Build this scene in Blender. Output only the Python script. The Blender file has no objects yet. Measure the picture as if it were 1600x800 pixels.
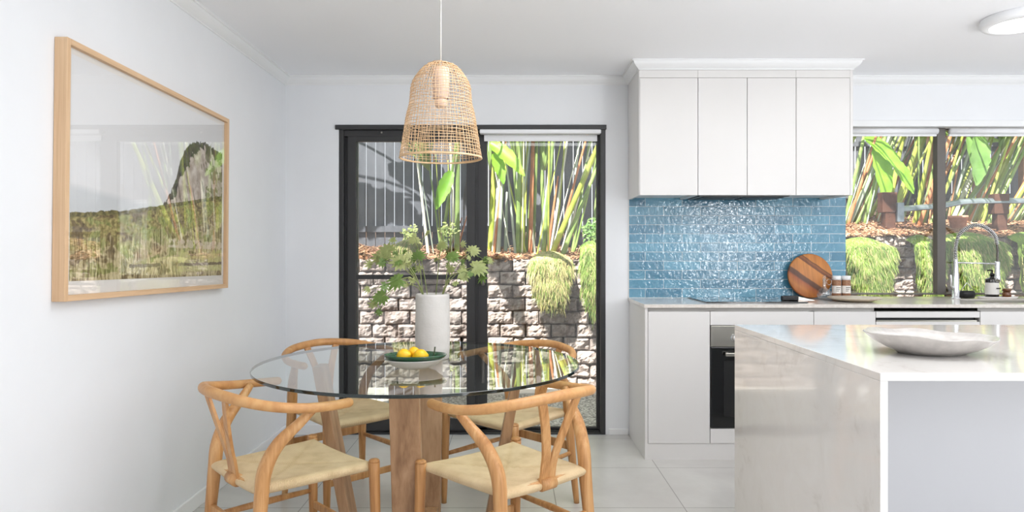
import bpy, math, random
import numpy as np
from mathutils import Vector, Matrix, noise
R = math.radians
rnd = random.Random(7)
SC = bpy.context.scene
COL = SC.collection

# ------------------------------------------------------------------ camera
CAMH, F = 1.208, 1080.0
cam = bpy.data.objects.new('camera', bpy.data.cameras.new('camera'))
COL.objects.link(cam); SC.camera = cam
cam.location = (0, 0, CAMH); cam.rotation_euler = (R(90), 0, 0)
cam.data.sensor_width = 36; cam.data.lens = F/1600*36; cam.data.shift_y = -8/1600
cam.data.clip_start = .05; cam.data.clip_end = 200

# ------------------------------------------------------------------ world, sun, daylight
SC.view_settings.view_transform = 'Standard'; SC.view_settings.look = 'None'
SC.view_settings.exposure = 0.57; SC.view_settings.gamma = 1; SC.view_settings.use_curve_mapping = False
SC.cycles.use_denoising = True
SC.cycles.max_bounces = 10; SC.cycles.diffuse_bounces = 5; SC.cycles.glossy_bounces = 5
SC.cycles.transparent_max_bounces = 24; SC.cycles.sample_clamp_indirect = 6
SC.cycles.caustics_reflective = False; SC.cycles.caustics_refractive = False
SKY, SUN, REAR, SIDE, CEIL_FILL, UP_FILL = 1.4, 13.0, 32, 3, 16, 88
w = bpy.data.worlds.new('world'); SC.world = w; w.use_nodes = True
bg = w.node_tree.nodes['Background']
bg.inputs[0].default_value = (.93, .965, 1, 1); bg.inputs[1].default_value = SKY
sun = bpy.data.objects.new('sun', bpy.data.lights.new('sun', 'SUN')); COL.objects.link(sun)
sun.data.energy = SUN; sun.data.angle = R(.6); sun.data.color = (1, .95, .88)
SUNDIR = Vector((.25, .55, -.85))
sun.rotation_euler = SUNDIR.to_track_quat('-Z', 'Y').to_euler()
def area(name, loc, rot, sx, sy, e, col):
    l = bpy.data.objects.new(name, bpy.data.lights.new(name, 'AREA')); COL.objects.link(l)
    l.data.shape = 'RECTANGLE'; l.data.size = sx; l.data.size_y = sy; l.data.energy = e; l.data.color = col
    l.location = loc; l.rotation_euler = rot
    return l
# added daylight panels, unseen: rear one at a solid wall, right at an opening
area('daylight_rear', (3.75, -2.9, 1.25), (R(90), 0, 0), .6, 1.7, REAR, (.985, .99, 1))
area('daylight_right', (5.9, .6, 1.2), (0, R(118), 0), 2.1, 3.2, SIDE, (1, .985, .96))

# unseen fill panels added at ceiling height, and one near the floor facing up
for lx, ly, k_ in ((.5, 2.4, 1), (2.5, 2.1, .6), (1.2, -.9, .01)):
    area('ceiling_fill', (lx, ly, 2.33), (0, 0, 0), 1.3, 1.1, CEIL_FILL*k_, (.985, .99, 1))
area('upward_fill', (2.95, -.6, .2), (R(180), 0, 0), 2.0, 1.8, UP_FILL, (.985, .99, 1))

# ------------------------------------------------------------------ materials
MAT = {}
def srgb(r, g, b):
    f = lambda c: (c/255/12.92 if c/255 <= .04045 else ((c/255+.055)/1.055)**2.4)
    return (f(r), f(g), f(b), 1)
class NT:
    def __init__(s, name):
        s.m = bpy.data.materials.new(name); s.m.use_nodes = True; s.t = s.m.node_tree
        s.p = s.t.nodes['Principled BSDF']; s.out = s.t.nodes['Material Output']
    def n(s, typ, **k):
        nd = s.t.nodes.new(typ)
        for a, v in k.items():
            if a.startswith('i_'):
                nd.inputs[a[2:].replace('_', ' ')].default_value = v
            else: setattr(nd, a, v)
        return nd
    def l(s, a, b): s.t.links.new(a, b)
    def coords(s, kind='Object', scale=(1, 1, 1), rot=(0, 0, 0), loc=(0, 0, 0)):
        tc = s.n('ShaderNodeTexCoord'); mp = s.n('ShaderNodeMapping')
        mp.inputs['Scale'].default_value = scale; mp.inputs['Rotation'].default_value = rot; mp.inputs['Location'].default_value = loc
        s.l(tc.outputs[kind], mp.inputs[0]); return mp.outputs[0]
    def noise(s, vec, scale, detail=4, rough=.55, dist=0):
        nd = s.n('ShaderNodeTexNoise'); nd.inputs['Scale'].default_value = scale; nd.inputs['Detail'].default_value = detail
        nd.inputs['Roughness'].default_value = rough; nd.inputs['Distortion'].default_value = dist
        if vec is not None: s.l(vec, nd.inputs['Vector'])
        return nd.outputs['Fac']
    def ramp(s, fac, stops):
        nd = s.n('ShaderNodeValToRGB'); e = nd.color_ramp.elements
        e[0].position, e[0].color = stops[0]; e[1].position, e[1].color = stops[-1]
        for p, c in stops[1:-1]:
            x = e.new(p); x.color = c
        s.l(fac, nd.inputs[0]); return nd.outputs[0]
    def bump(s, h, strength=.3, dist=.01):
        nd = s.n('ShaderNodeBump'); nd.inputs['Strength'].default_value = strength; nd.inputs['Distance'].default_value = dist
        s.l(h, nd.inputs['Height']); s.l(nd.outputs[0], s.p.inputs['Normal']); return nd
    def math(s, op, a, b=None, c=None):
        nd = s.n('ShaderNodeMath', operation=op)
        for i, v in enumerate((a, b, c)):
            if v is None: continue
            if isinstance(v, (int, float)): nd.inputs[i].default_value = v
            else: s.l(v, nd.inputs[i])
        return nd.outputs[0]
def plain(name, col, rough=.5, metal=0, spec=.5, coat=0):
    t = NT(name); t.p.inputs['Base Color'].default_value = col; t.p.inputs['Roughness'].default_value = rough
    t.p.inputs['Metallic'].default_value = metal; t.p.inputs['Specular IOR Level'].default_value = spec
    t.p.inputs['Coat Weight'].default_value = coat; t.p.inputs['Coat Roughness'].default_value = .05
    MAT[name] = t.m; return t
def mottled(name, c1, c2, scale=8, rough=.5, bump=0, bdist=.005, detail=5, kind='Object', stretch=(1, 1, 1), **k):
    t = plain(name, c1, rough, **k); v = t.coords(kind, stretch)
    f = t.noise(v, scale, detail); t.l(t.ramp(f, [(.3, c1), (.7, c2)]), t.p.inputs['Base Color'])
    if bump: t.bump(t.noise(v, scale*3, 6, .65), bump, bdist)
    return t
mottled('wall_paint', srgb(234, 236, 239), srgb(237, 239, 242), 3, .6, .04, .002, spec=.3)
mottled('ceiling_paint', srgb(249, 250, 253), srgb(250, 251, 254), 3, .8, spec=.2)
plain('trim_paint', srgb(238, 239, 240), .35)
mottled('cabinet', srgb(223, 221, 219), srgb(226, 224, 222), 2, .32)
plain('gap', srgb(120, 118, 116), .8)
plain('bracket_rail', srgb(196, 194, 190), .5)
plain('black_frame', srgb(50, 50, 51), .42)
plain('grey_frame', srgb(104, 100, 96), .4, metal=.3)
plain('white_plastic', srgb(240, 241, 243), .45)
plain('black_gloss', srgb(10, 11, 12), .04, coat=.6)
plain('black_matte', srgb(22, 22, 23), .45)
plain('chrome', srgb(225, 226, 228), .14, metal=1)
plain('steel', srgb(200, 196, 186), .3, metal=1)
plain('ceramic', srgb(226, 222, 218), .35)
mottled('plate_glaze', srgb(180, 175, 171), srgb(202, 197, 192), 25, .25, coat=.4)
mottled('beige_ceramic', srgb(200, 186, 166), srgb(214, 202, 184), 30, .5)
mottled('vase_plaster', srgb(202, 198, 194), srgb(212, 209, 205), 9, .85, .5, .006)
plain('green_glaze', srgb(22, 74, 44), .12, coat=.7)
mottled('lemon_skin', srgb(243, 186, 12), srgb(250, 206, 34), 14, .4, .35, .003)
plain('stalk_brown', srgb(50, 58, 30), .6)
plain('cord_white', srgb(216, 214, 210), .6)
plain('lamp_pink', srgb(232, 206, 190), .5)
mottled('rattan', srgb(214, 176, 130), srgb(234, 202, 164), 30, .6)
t = plain('lamp_glow', (1, 1, 1, 1), .5); t.p.inputs['Emission Color'].default_value = (1, .98, .95, 1); t.p.inputs['Emission Strength'].default_value = 3.0
plain('amber_glass', srgb(110, 62, 24), .1, coat=.5)
plain('dark_bottle', srgb(32, 28, 26), .12, coat=.5)
plain('label_white', srgb(238, 234, 228), .6)
plain('label_ink', srgb(70, 66, 62), .6)
mottled('spice_brown', srgb(120, 78, 52), srgb(176, 130, 96), 160, .5)
mottled('terracotta', srgb(176, 120, 96), srgb(206, 150, 124), 20, .8)
mottled('post_brown', srgb(62, 40, 32), srgb(86, 58, 46), 12, .8, spec=.2)
mottled('galvanised', srgb(96, 104, 110), srgb(140, 148, 154), 7, .3, metal=.7)
mottled('fence_paint', srgb(74, 77, 84), srgb(96, 98, 105), 5, .7, .2, .004, stretch=(4, 4, .5))
mottled('timber_neighbour', srgb(150, 110, 84), srgb(186, 146, 116), 5, .8)
mottled('dead_leaf', srgb(120, 78, 52), srgb(176, 124, 84), 9, .7)
mottled('mulch_chip', srgb(126, 84, 60), srgb(200, 164, 132), 3, .85)
mottled('mulch_soil', srgb(96, 70, 54), srgb(156, 124, 98), 28, .95, 1, .04)
mottled('paver', srgb(190, 184, 176), srgb(214, 208, 200), 7, .85, .3, .004)
mottled('eave_paint', srgb(220, 220, 220), srgb(226, 226, 226), 3, .7)
def leafmat(name, c1, c2, rough=.38, tr=.35):
    t = mottled(name, c1, c2, 5, rough)
    ts = t.n('ShaderNodeBsdfTranslucent'); ts.inputs[0].default_value = tuple(min(1, c*1.05) for c in c2[:3])+(1,)
    mx = t.n('ShaderNodeMixShader'); mx.inputs[0].default_value = tr
    t.l(t.p.outputs[0], mx.inputs[1]); t.l(ts.outputs[0], mx.inputs[2]); t.l(mx.outputs[0], t.out.inputs[0])
    return t
leafmat('leaf_bright', srgb(92, 146, 34), srgb(142, 186, 62))
leafmat('leaf_mid', srgb(84, 122, 60), srgb(128, 164, 92))
leafmat('leaf_vase', srgb(124, 140, 78), srgb(172, 176, 118), .5, .25)
leafmat('leaf_vase_dark', srgb(74, 104, 42), srgb(120, 146, 72), .45, .2)
leafmat('stalk_green', srgb(96, 122, 62), srgb(146, 166, 98), .4, .1)
leafmat('stalk_lime', srgb(128, 146, 48), srgb(178, 186, 88), .4, .1)
leafmat('stalk_pale', srgb(196, 196, 176), srgb(222, 222, 206), .5, .1)
leafmat('stalk_rust', srgb(156, 92, 58), srgb(196, 138, 96), .5, .1)
leafmat('stalk_grey', srgb(136, 150, 138), srgb(176, 186, 172), .5, .1)
leafmat('grass_green', srgb(52, 80, 26), srgb(128, 152, 66), .8, .15)  # random tone; dark end also stands in for shadow streaks in the mats
leafmat('grass_dry', srgb(112, 108, 62), srgb(178, 170, 122), .85, .1)
# wood
def wood(name, c1, c2, c3, sc=(28, 28, 2.2), rough=.42, kind='Object', bump=.08):
    t = plain(name, c2, rough); v = t.coords(kind, sc)
    f = t.noise(v, 1.0, 6, .62, .6); f2 = t.noise(t.coords(kind, (sc[0]*5, sc[1]*5, sc[2]*2)), 1, 3)
    m = t.math('ADD', t.math('MULTIPLY', f, .75), t.math('MULTIPLY', f2, .25))
    t.l(t.ramp(m, [(.33, c1), (.5, c2), (.68, c3)]), t.p.inputs['Base Color']); t.bump(m, bump, .002); return t
wood('oak', srgb(164, 112, 64), srgb(198, 146, 92), srgb(220, 176, 124))
wood('oak_rail', srgb(176, 122, 72), srgb(202, 150, 95), srgb(218, 172, 118), (9, 9, 9))
wood('table_wood', srgb(128, 92, 62), srgb(166, 128, 94), srgb(190, 154, 120), (14, 14, 2))
for nm, sc in (('frame_oak', (55, 1.6, 55)), ('frame_oak_upright', (55, 55, 1.6))): wood(nm, srgb(204, 166, 128), srgb(217, 182, 144), srgb(228, 195, 158), sc, .5, bump=.03)
# striped round board
t = plain('board_wood', srgb(180, 110, 50), .4); v = t.coords('Object', (1, 1, 1), (0, R(-36), 0))
sx = t.n('ShaderNodeSeparateXYZ'); t.l(v, sx.inputs[0])
zz = t.math('ADD', sx.outputs[2], t.math('MULTIPLY', t.noise(v, 9, 2), .02))
st = t.ramp(t.math('MULTIPLY_ADD', zz, 3.2, .47), [(0, srgb(150, 84, 44)), (.18, srgb(196, 124, 62)), (.30, srgb(172, 96, 52)), (.34, srgb(92, 56, 36)), (.42, srgb(100, 62, 40)), (.44, srgb(196, 126, 62)), (.66, srgb(206, 136, 68)), (.68, srgb(104, 60, 36)), (.74, srgb(150, 92, 50)), (.76, srgb(92, 54, 32)), (.78, srgb(204, 134, 66)), (1, srgb(190, 118, 56))])
gr = t.noise(t.coords('Object', (60, 60, 6), (0, R(54), 0)), 1, 4)
mx = t.n('ShaderNodeMix', data_type='RGBA', blend_type='MULTIPLY'); mx.inputs[0].default_value = .5
t.l(st, mx.inputs[6]); t.l(t.ramp(gr, [(.3, (.55, .5, .45, 1)), (.7, (1.1, 1.1, 1.1, 1))]), mx.inputs[7]); t.l(mx.outputs[2], t.p.inputs['Base Color'])
# woven paper cord: cords cross each rail at right angles, meeting on the diagonals
t = plain('paper_cord', srgb(214, 186, 140), .75); tc = t.n('ShaderNodeTexCoord'); sx = t.n('ShaderNodeSeparateXYZ'); t.l(tc.outputs['Object'], sx.inputs[0])
ax = t.math('DIVIDE', t.math('ABSOLUTE', sx.outputs[0]), .205); ay = t.math('DIVIDE', t.math('ABSOLUTE', sx.outputs[1]), .2)
side = t.math('GREATER_THAN', ax, ay)
co = t.math('ADD', t.math('MULTIPLY', side, sx.outputs[1]), t.math('MULTIPLY', t.math('SUBTRACT', 1.0, side), sx.outputs[0]))
wv = t.math('ABSOLUTE', t.math('SINE', t.math('MULTIPLY', co, math.pi/.0048)))
seam = t.math('MINIMUM', t.math('MULTIPLY', t.math('ABSOLUTE', t.math('SUBTRACT', ax, ay)), 9), 1.0)
h = t.math('MULTIPLY', wv, t.math('MULTIPLY_ADD', seam, .6, .4))
nz = t.noise(tc.outputs['Object'], 14, 3)
cm = t.math('ADD', t.math('MULTIPLY', h, .35), t.math('MULTIPLY', nz, .65))
t.l(t.ramp(cm, [(.18, srgb(178, 146, 102)), (.45, srgb(220, 192, 148)), (.75, srgb(236, 212, 172))]), t.p.inputs['Base Color']); t.bump(h, .6, .003)
# floor tiles
t = plain('floor_tile', srgb(190, 188, 184), .28)
v = t.coords('Object', (1, 1, 1), (0, 0, 0), (-.81+6, -3.85+6, 0))
br = t.n('ShaderNodeTexBrick', offset=0.0, squash=1.0); t.l(v, br.inputs['Vector'])
for a, b in (('Scale', 1), ('Mortar Size', .0022), ('Mortar Smooth', .1), ('Brick Width', .6), ('Row Height', .6)): br.inputs[a].default_value = b
f = t.noise(t.coords('Object'), 2.2, 7, .6, .3)
base = t.ramp(f, [(.3, srgb(190, 187, 183)), (.55, srgb(203, 201, 197)), (.75, srgb(214, 212, 208))])
mx = t.n('ShaderNodeMix', data_type='RGBA'); t.l(br.outputs['Fac'], mx.inputs[0]); t.l(base, mx.inputs[6]); mx.inputs[7].default_value = srgb(136, 132, 127)
t.l(mx.outputs[2], t.p.inputs['Base Color']); t.bump(t.math('SUBTRACT', 1.0, br.outputs['Fac']), .3, .002)
# blue glazed subway tiles
t = plain('blue_tile', srgb(90, 150, 176), .35, spec=.3, coat=1)
v = t.coords('Object'); sx = t.n('ShaderNodeSeparateXYZ'); t.l(v, sx.inputs[0])
cx = t.n('ShaderNodeCombineXYZ'); t.l(t.math('ADD', sx.outputs[0], -.9953+2.42*4), cx.inputs[0]); t.l(t.math('ADD', sx.outputs[2], -.9015+.0598*40), cx.inputs[1])
br = t.n('ShaderNodeTexBrick', offset=.5, squash=1.0); t.l(cx.outputs[0], br.inputs['Vector'])
for a, b in (('Scale', 1), ('Mortar Size', .0017), ('Mortar Smooth', .15), ('Bias', 0), ('Brick Width', .242), ('Row Height', .0598)): br.inputs[a].default_value = b
br.inputs['Color1'].default_value = srgb(66, 126, 154); br.inputs['Color2'].default_value = srgb(98, 160, 186); br.inputs['Mortar'].default_value = srgb(206, 214, 216)
nz = t.noise(v, 16, 4)
mx = t.n('ShaderNodeMix', data_type='RGBA', blend_type='MULTIPLY'); mx.inputs[0].default_value = .6
t.l(br.outputs['Color'], mx.inputs[6]); t.l(t.ramp(nz, [(.3, (.72, .82, .88, 1)), (.7, (1.12, 1.08, 1.05, 1))]), mx.inputs[7]); t.l(mx.outputs[2], t.p.inputs['Base Color'])
t.bump(t.math('SUBTRACT', 1.0, br.outputs['Fac']), .3, .002)
hh = t.math('ADD', t.math('MULTIPLY', t.noise(v, 46, 1.5, .5, .4), .9), t.math('MULTIPLY', t.math('SUBTRACT', 1.0, br.outputs['Fac']), .2))
bp = t.n('ShaderNodeBump'); bp.inputs['Strength'].default_value = 1; bp.inputs['Distance'].default_value = .0036; t.l(hh, bp.inputs['Height']); t.l(bp.outputs[0], t.p.inputs['Coat Normal']); t.p.inputs['Coat Roughness'].default_value = .03; t.p.inputs['Coat IOR'].default_value = 1.6
# stone
t = plain('quartz', srgb(230, 227, 222), .09, coat=.3); v = t.coords('Object'); f = t.noise(v, 5, 8, .7, .8)
t.l(t.ramp(f, [(.34, srgb(212, 208, 203)), (.44, srgb(223, 220, 216)), (.7, srgb(227, 225, 222))]), t.p.inputs['Base Color'])
t = plain('benchtop', srgb(226, 220, 212), .14); v = t.coords('Object'); f = t.noise(v, 40, 5, .7)
t.l(t.ramp(f, [(.36, srgb(214, 206, 198)), (.6, srgb(228, 222, 215))]), t.p.inputs['Base Color'])
t = plain('split_stone', srgb(160, 148, 142), .9); v = t.coords('Object'); f = t.noise(v, 7, 8, .7)
t.l(t.ramp(f, [(.3, srgb(112, 98, 92)), (.5, srgb(158, 146, 140)), (.7, srgb(196, 186, 180))]), t.p.inputs['Base Color']); t.bump(t.noise(v, 34, 8, .75), .9, .02)
t = plain('gravel_stone', srgb(150, 146, 138), .85); v = t.coords('Object'); vo = t.n('ShaderNodeTexVoronoi'); vo.inputs['Scale'].default_value = 70; t.l(v, vo.inputs['Vector'])
t.l(t.ramp(vo.outputs['Color'], [(.2, srgb(96, 92, 86)), (.5, srgb(150, 146, 138)), (.85, srgb(200, 196, 186))]), t.p.inputs['Base Color']); t.bump(vo.outputs['Distance'], 1, .01).invert = True
# vertex colour material (printed picture)
t = plain('print_ink', (1, 1, 1, 1), .6, spec=.1); a = t.n('ShaderNodeVertexColor'); a.layer_name = 'Col'; t.l(a.outputs[0], t.p.inputs['Base Color'])
# glass: clear pane with symmetric Schlick reflection
def glass(name, tint, r0=.05, rough=0.0, power=5.0, top=1.0, dirt=0):
    t = NT(name); t.t.nodes.remove(t.p)
    lw = t.n('ShaderNodeLayerWeight'); lw.inputs[0].default_value = .5
    f = t.math('ADD', t.math('MULTIPLY', t.math('POWER', lw.outputs['Facing'], power), (top-r0)), r0)
    tr = t.n('ShaderNodeBsdfTransparent'); tr.inputs[0].default_value = tint
    gl = t.n('ShaderNodeBsdfGlossy'); gl.inputs['Roughness'].default_value = rough; gl.inputs[0].default_value = (1, 1, 1, 1)
    mx = t.n('ShaderNodeMixShader'); t.l(f, mx.inputs[0]); t.l(tr.outputs[0], mx.inputs[1]); t.l(gl.outputs[0], mx.inputs[2]); t.l(mx.outputs[0], t.out.inputs[0])
    MAT[name] = t.m; return t
glass('window_glass', (.97, .98, .975, 1), .03)
glass('clear_through', (.99, 1, .99, 1), 0, top=0)
glass('table_glass', (.84, .91, .87, 1), .08, power=3.6)
glass('picture_glass', (1, 1, 1, 1), .13)
glass('jar_glass', (.92, .93, .93, 1), .12)
glass('screen_tint', (.72, .73, .75, 1), .01, top=.03)
plain('glass_edge', srgb(22, 34, 32), .08, coat=.5)

# ------------------------------------------------------------------ mesh builder
class MB:
    def __init__(s): s.v = []; s.f = []; s.m = []; s.sm = []
    def add(s, vs, fs, mi=0, smooth=False):
        o = len(s.v); s.v += [tuple(x) for x in vs]
        s.f += [tuple(i+o for i in f) for f in fs]; s.m += [mi]*len(fs); s.sm += [smooth]*len(fs); return s
    def box(s, x0, x1, y0, y1, z0, z1, mi=0):
        vs = [(x, y, z) for x in (x0, x1) for y in (y0, y1) for z in (z0, z1)]
        return s.add(vs, [(0, 1, 3, 2), (4, 6, 7, 5), (0, 4, 5, 1), (2, 3, 7, 6), (0, 2, 6, 4), (1, 5, 7, 3)], mi)
    def grid(s, fn, nu, nv, mi=0, smooth=True, wrapu=False, flip=False):
        vs = [fn(i/nu, j/nv) for j in range(nv+1) for i in range(nu if wrapu else nu+1)]
        W = nu if wrapu else nu+1; fs = []
        for j in range(nv):
            for i in range(nu):
                a = j*W+i; b = j*W+(i+1) % W if wrapu else a+1
                q = (a, b, b+W, a+W); fs.append(q[::-1] if flip else q)
        return s.add(vs, fs, mi, smooth)
    def lathe(s, prof, n=32, c=(0, 0, 0), mi=0, sx=1, sy=1, wob=None, caps=True):
        vs = []; fs = []
        for r, z in prof:
            for i in range(n):
                a = 2*math.pi*i/n; rr = r*(1+(wob(a, z) if wob else 0))
                vs.append((c[0]+rr*math.cos(a)*sx, c[1]+rr*math.sin(a)*sy, c[2]+z))
        for j in range(len(prof)-1):
            for i in range(n): fs.append((j*n+i, j*n+(i+1) % n, (j+1)*n+(i+1) % n, (j+1)*n+i))
        if caps:
            if prof[0][0] > 1e-6: fs.append(tuple(range(n))[::-1])
            if prof[-1][0] > 1e-6: fs.append(tuple((len(prof)-1)*n+i for i in range(n)))
        return s.add(vs, fs, mi, True)
    def tube(s, pts, rad, n=10, mi=0, flat=1.0, up=None, closed=False, round_ends=False):
        pts = [Vector(p) for p in pts]; N = len(pts)
        rads = list(rad) if isinstance(rad, (list, tuple)) else [rad]*N
        if round_ends:
            d0 = (pts[0]-pts[1]).normalized(); d1 = (pts[-1]-pts[-2]).normalized()
            r0, r1 = rads[0], rads[-1]
            pts = [pts[0]+d0*r0*.95, pts[0]+d0*r0*.6]+pts+[pts[-1]+d1*r1*.6, pts[-1]+d1*r1*.95]; rads = [r0*.3, r0*.8]+rads+[r1*.8, r1*.3]; N += 4
        vs = []; ref = None
        for i, p in enumerate(pts):
            if closed: t = (pts[(i+1) % N]-pts[i-1]).normalized()
            else: t = (pts[min(i+1, N-1)]-pts[max(i-1, 0)]).normalized()
            if up is not None:
                a = Vector(up).cross(t).normalized()
            elif ref is None: a = t.orthogonal().normalized()
            else: a = (ref-t*ref.dot(t)).normalized()
            ref = a; b = t.cross(a)
            for k in range(n):
                an = 2*math.pi*k/n; vs.append(p+(a*math.cos(an)+b*math.sin(an)*flat)*rads[i])
        fs = []; L = N if closed else N-1
        for j in range(L):
            for k in range(n): fs.append((j*n+k, j*n+(k+1) % n, ((j+1) % N)*n+(k+1) % n, ((j+1) % N)*n+k))
        if not closed: fs += [tuple(range(n))[::-1], tuple((N-1)*n+k for k in range(n))]
        return s.add(vs, fs, mi, True)
    def strip(s, pts, widths, side, mi=0, smooth=True):
        vs = []
        for i, p in enumerate(pts):
            p = Vector(p); sd = Vector(side)*widths[i]; vs += [p-sd, p+sd]
        return s.add(vs, [(2*i, 2*i+1, 2*i+3, 2*i+2) for i in range(len(pts)-1)], mi, smooth)
    def build(s, name, mats, parent=None, loc=(0, 0, 0), bevel=0, rot=None):
        me = bpy.data.meshes.new(name); me.from_pydata(s.v, [], s.f)
        for m in (mats if isinstance(mats, (list, tuple)) else [mats]): me.materials.append(MAT[m])
        me.polygons.foreach_set('material_index', s.m); me.polygons.foreach_set('use_smooth', s.sm); me.update()
        o = bpy.data.objects.new(name, me); COL.objects.link(o); o.location = loc
        if rot: o.rotation_euler = rot
        if parent: o.parent = parent
        if bevel:
            b = o.modifiers.new('bevel', 'BEVEL'); b.width = bevel; b.segments = 2; b.limit_method = 'ANGLE'
        return o
def box(name, mat, x0, x1, y0, y1, z0, z1, parent=None, bevel=0):
    return MB().box(x0, x1, y0, y1, z0, z1).build(name, mat, parent, bevel=bevel)
def tag(o, label=None, cat=None, group=None, kind=None):
    if label: o['label'] = label
    if cat: o['category'] = cat
    if group: o['group'] = group
    if kind: o['kind'] = kind
    return o
def thing(name, label, cat, loc=(0, 0, 0), rz=0, group=None):
    o = bpy.data.objects.new(name, None); o.empty_display_size = .1; COL.objects.link(o)
    o.location = loc; o.rotation_euler = (0, 0, rz); return tag(o, label, cat, group)
def struct(o, label=None, cat=None): o['kind'] = 'structure'; tag(o, label, cat); return o
def copy_tree(o, parent=None):
    c = o.copy(); COL.objects.link(c); c.parent = parent
    for ch in list(o.children): copy_tree(ch, c)
    return c
def spline(pts, n=8, rads=None):
    P = [Vector(p) for p in pts]; out = []; ro = []
    for i in range(len(P)-1):
        a = P[max(i-1, 0)]; b = P[i]; c = P[i+1]; d = P[min(i+2, len(P)-1)]
        for k in range(n):
            u = k/n; out.append(.5*((2*b)+(c-a)*u+(2*a-5*b+4*c-d)*u*u+(3*b-a-3*c+d)*u**3))
            if rads: ro.append(rads[i]*(1-u)+rads[i+1]*u)
    out.append(P[-1])
    if rads: ro.append(rads[-1]); return out, ro
    return out
def at(px, py, Y): return Vector(((px-800)/F*Y, Y, CAMH-(py-392)/F*Y))

# ------------------------------------------------------------------ room shell
XL, YB, ZC = -1.49, 4.545, 2.352
XR, YF = 6.0, -3.0
DX0, DX1, DZ = -1.14, .6145, 2.033
WX0, WX1, WZ0, WZ1 = 2.19, 3.85, .885, 2.047
WT = .20
struct(box('floor', 'floor_tile', XL-.2, XR+.2, YF-.2, YB+.10, -.1, 0))
m = MB(); m.box(XL-.3, XR+.3, YF-.3, YB+.27, ZC, ZC+.16)
struct(m.build('ceiling', 'ceiling_paint'))
struct(box('wall_left', 'wall_paint', XL-.2, XL, YF-.2, YB+WT, 0, ZC))
m = MB()
m.box(XL, DX0, YB, YB+WT, -.05, ZC); m.box(DX0, DX1, YB, YB+WT, DZ, ZC); m.box(DX1, WX0, YB, YB+WT, -.05, ZC)
m.box(WX0, WX1, YB, YB+WT, WZ1, ZC); m.box(WX0, WX1, YB, YB+WT, -.05, WZ0-.015); m.box(WX1, XR+.2, YB, YB+WT, -.05, ZC)
struct(m.build('wall_back', 'wall_paint'))
m = MB(); m.box(XR, XR+.2, YF, -1.0, 0, ZC); m.box(XR, XR+.2, 2.2, YB, 0, ZC); m.box(XR, XR+.2, -1, 2.2, 2.3, ZC)
struct(m.build('wall_right', 'wall_paint'))
m = MB(); m.box(XL, XR, YF-.2, YF, 0, ZC)
struct(m.build('wall_rear', 'wall_paint'))
# cornice: coved profile (drop, projection)
CP = [(0, .000), (.0, .006), (.006, .006), (.014, .010), (.024, .018), (.034, .029), (.041, .040), (.043, .046), (.05, .046), (.052, .052)]
def cornice_prof():  # (projection, height above z0)
    return [(0, 0), (.005, 0), (.006, .006), (.012, .010), (.022, .018), (.032, .029), (.038, .040), (.040, .046), (.047, .047), (.047, .055), (0, .055)]
def cornice(name, path, normals):
    pr = cornice_prof(); vs = []; n = len(pr)
    for p, nn in zip(path, normals):
        for a, b in pr: vs.append((p[0]+nn[0]*a, p[1]+nn[1]*a, ZC-.055+b))
    fs = []
    for j in range(len(path)-1):
        for k in range(n): fs.append((j*n+k, j*n+(k+1) % n, (j+1)*n+(k+1) % n, (j+1)*n+k))
    fs += [tuple(range(n)), tuple((len(path)-1)*n+k for k in range(n))[::-1]]
    m = MB(); m.add(vs, fs); return struct(m.build(name, 'trim_paint'))
UX0, UX1, UY = .764, 2.05, 4.157
cornice('trim_1', [(XL, YF), (XL, YB), (UX0, YB), (UX0, UY), (UX1, UY), (UX1, YB), (XR, YB)],
        [(1, 0), (1, -1), (-1, -1), (-1, -1), (1, -1), (1, -1), (0, -1)])
# skirting boards
def skirt(name, x0, x1, y0, y1):
    return struct(box(name, 'trim_paint', x0, x1, y0, y1, 0, .068, bevel=.004))
skirt('baseboard_left', XL, XL+.014, YF, YB)
skirt('baseboard_back', XL+.014, DX0-.005, YB-.014, YB)
skirt('baseboard_rear', XL+.014, XR, YF, YF+.014)
struct(box('trim_2', 'trim_paint', DX1+.02, .764, YB-.012, YB, 0, .04, bevel=.003))

# ------------------------------------------------------------------ sliding door
DY = YB+.02
d = struct(thing('door_1', None, None, (0, 0, 0)))
m = MB()
m.box(DX0-.02, DX1+.005, YB-.014, YB+.12, DZ-.028, DZ+.002)
m.box(DX0, DX0+.03, DY-.01, YB+.14, 0, DZ-.028); m.box(DX1-.032, DX1, YB-.006, YB+.14, 0, DZ-.028)
m.box(DX0+.03, -.235, DY, YB+.05, 1.965, DZ-.028)
m.build('door_frame', 'black_frame', d, bevel=.002)
m = MB()
m.box(DX0, DX1, YB-.004, YB+.012, 0, .012, 0); m.box(DX0, DX1, YB+.03, YB+.038, 0, .020, 0); m.box(DX0, DX1, YB+.07, YB+.08, 0, .02, 0)
m.box(DX0, DX1, YB-.006, YB+.14, -.03, .004, 1)
m.build('door_track', ['black_frame', 'galvanised'], d)
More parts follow.
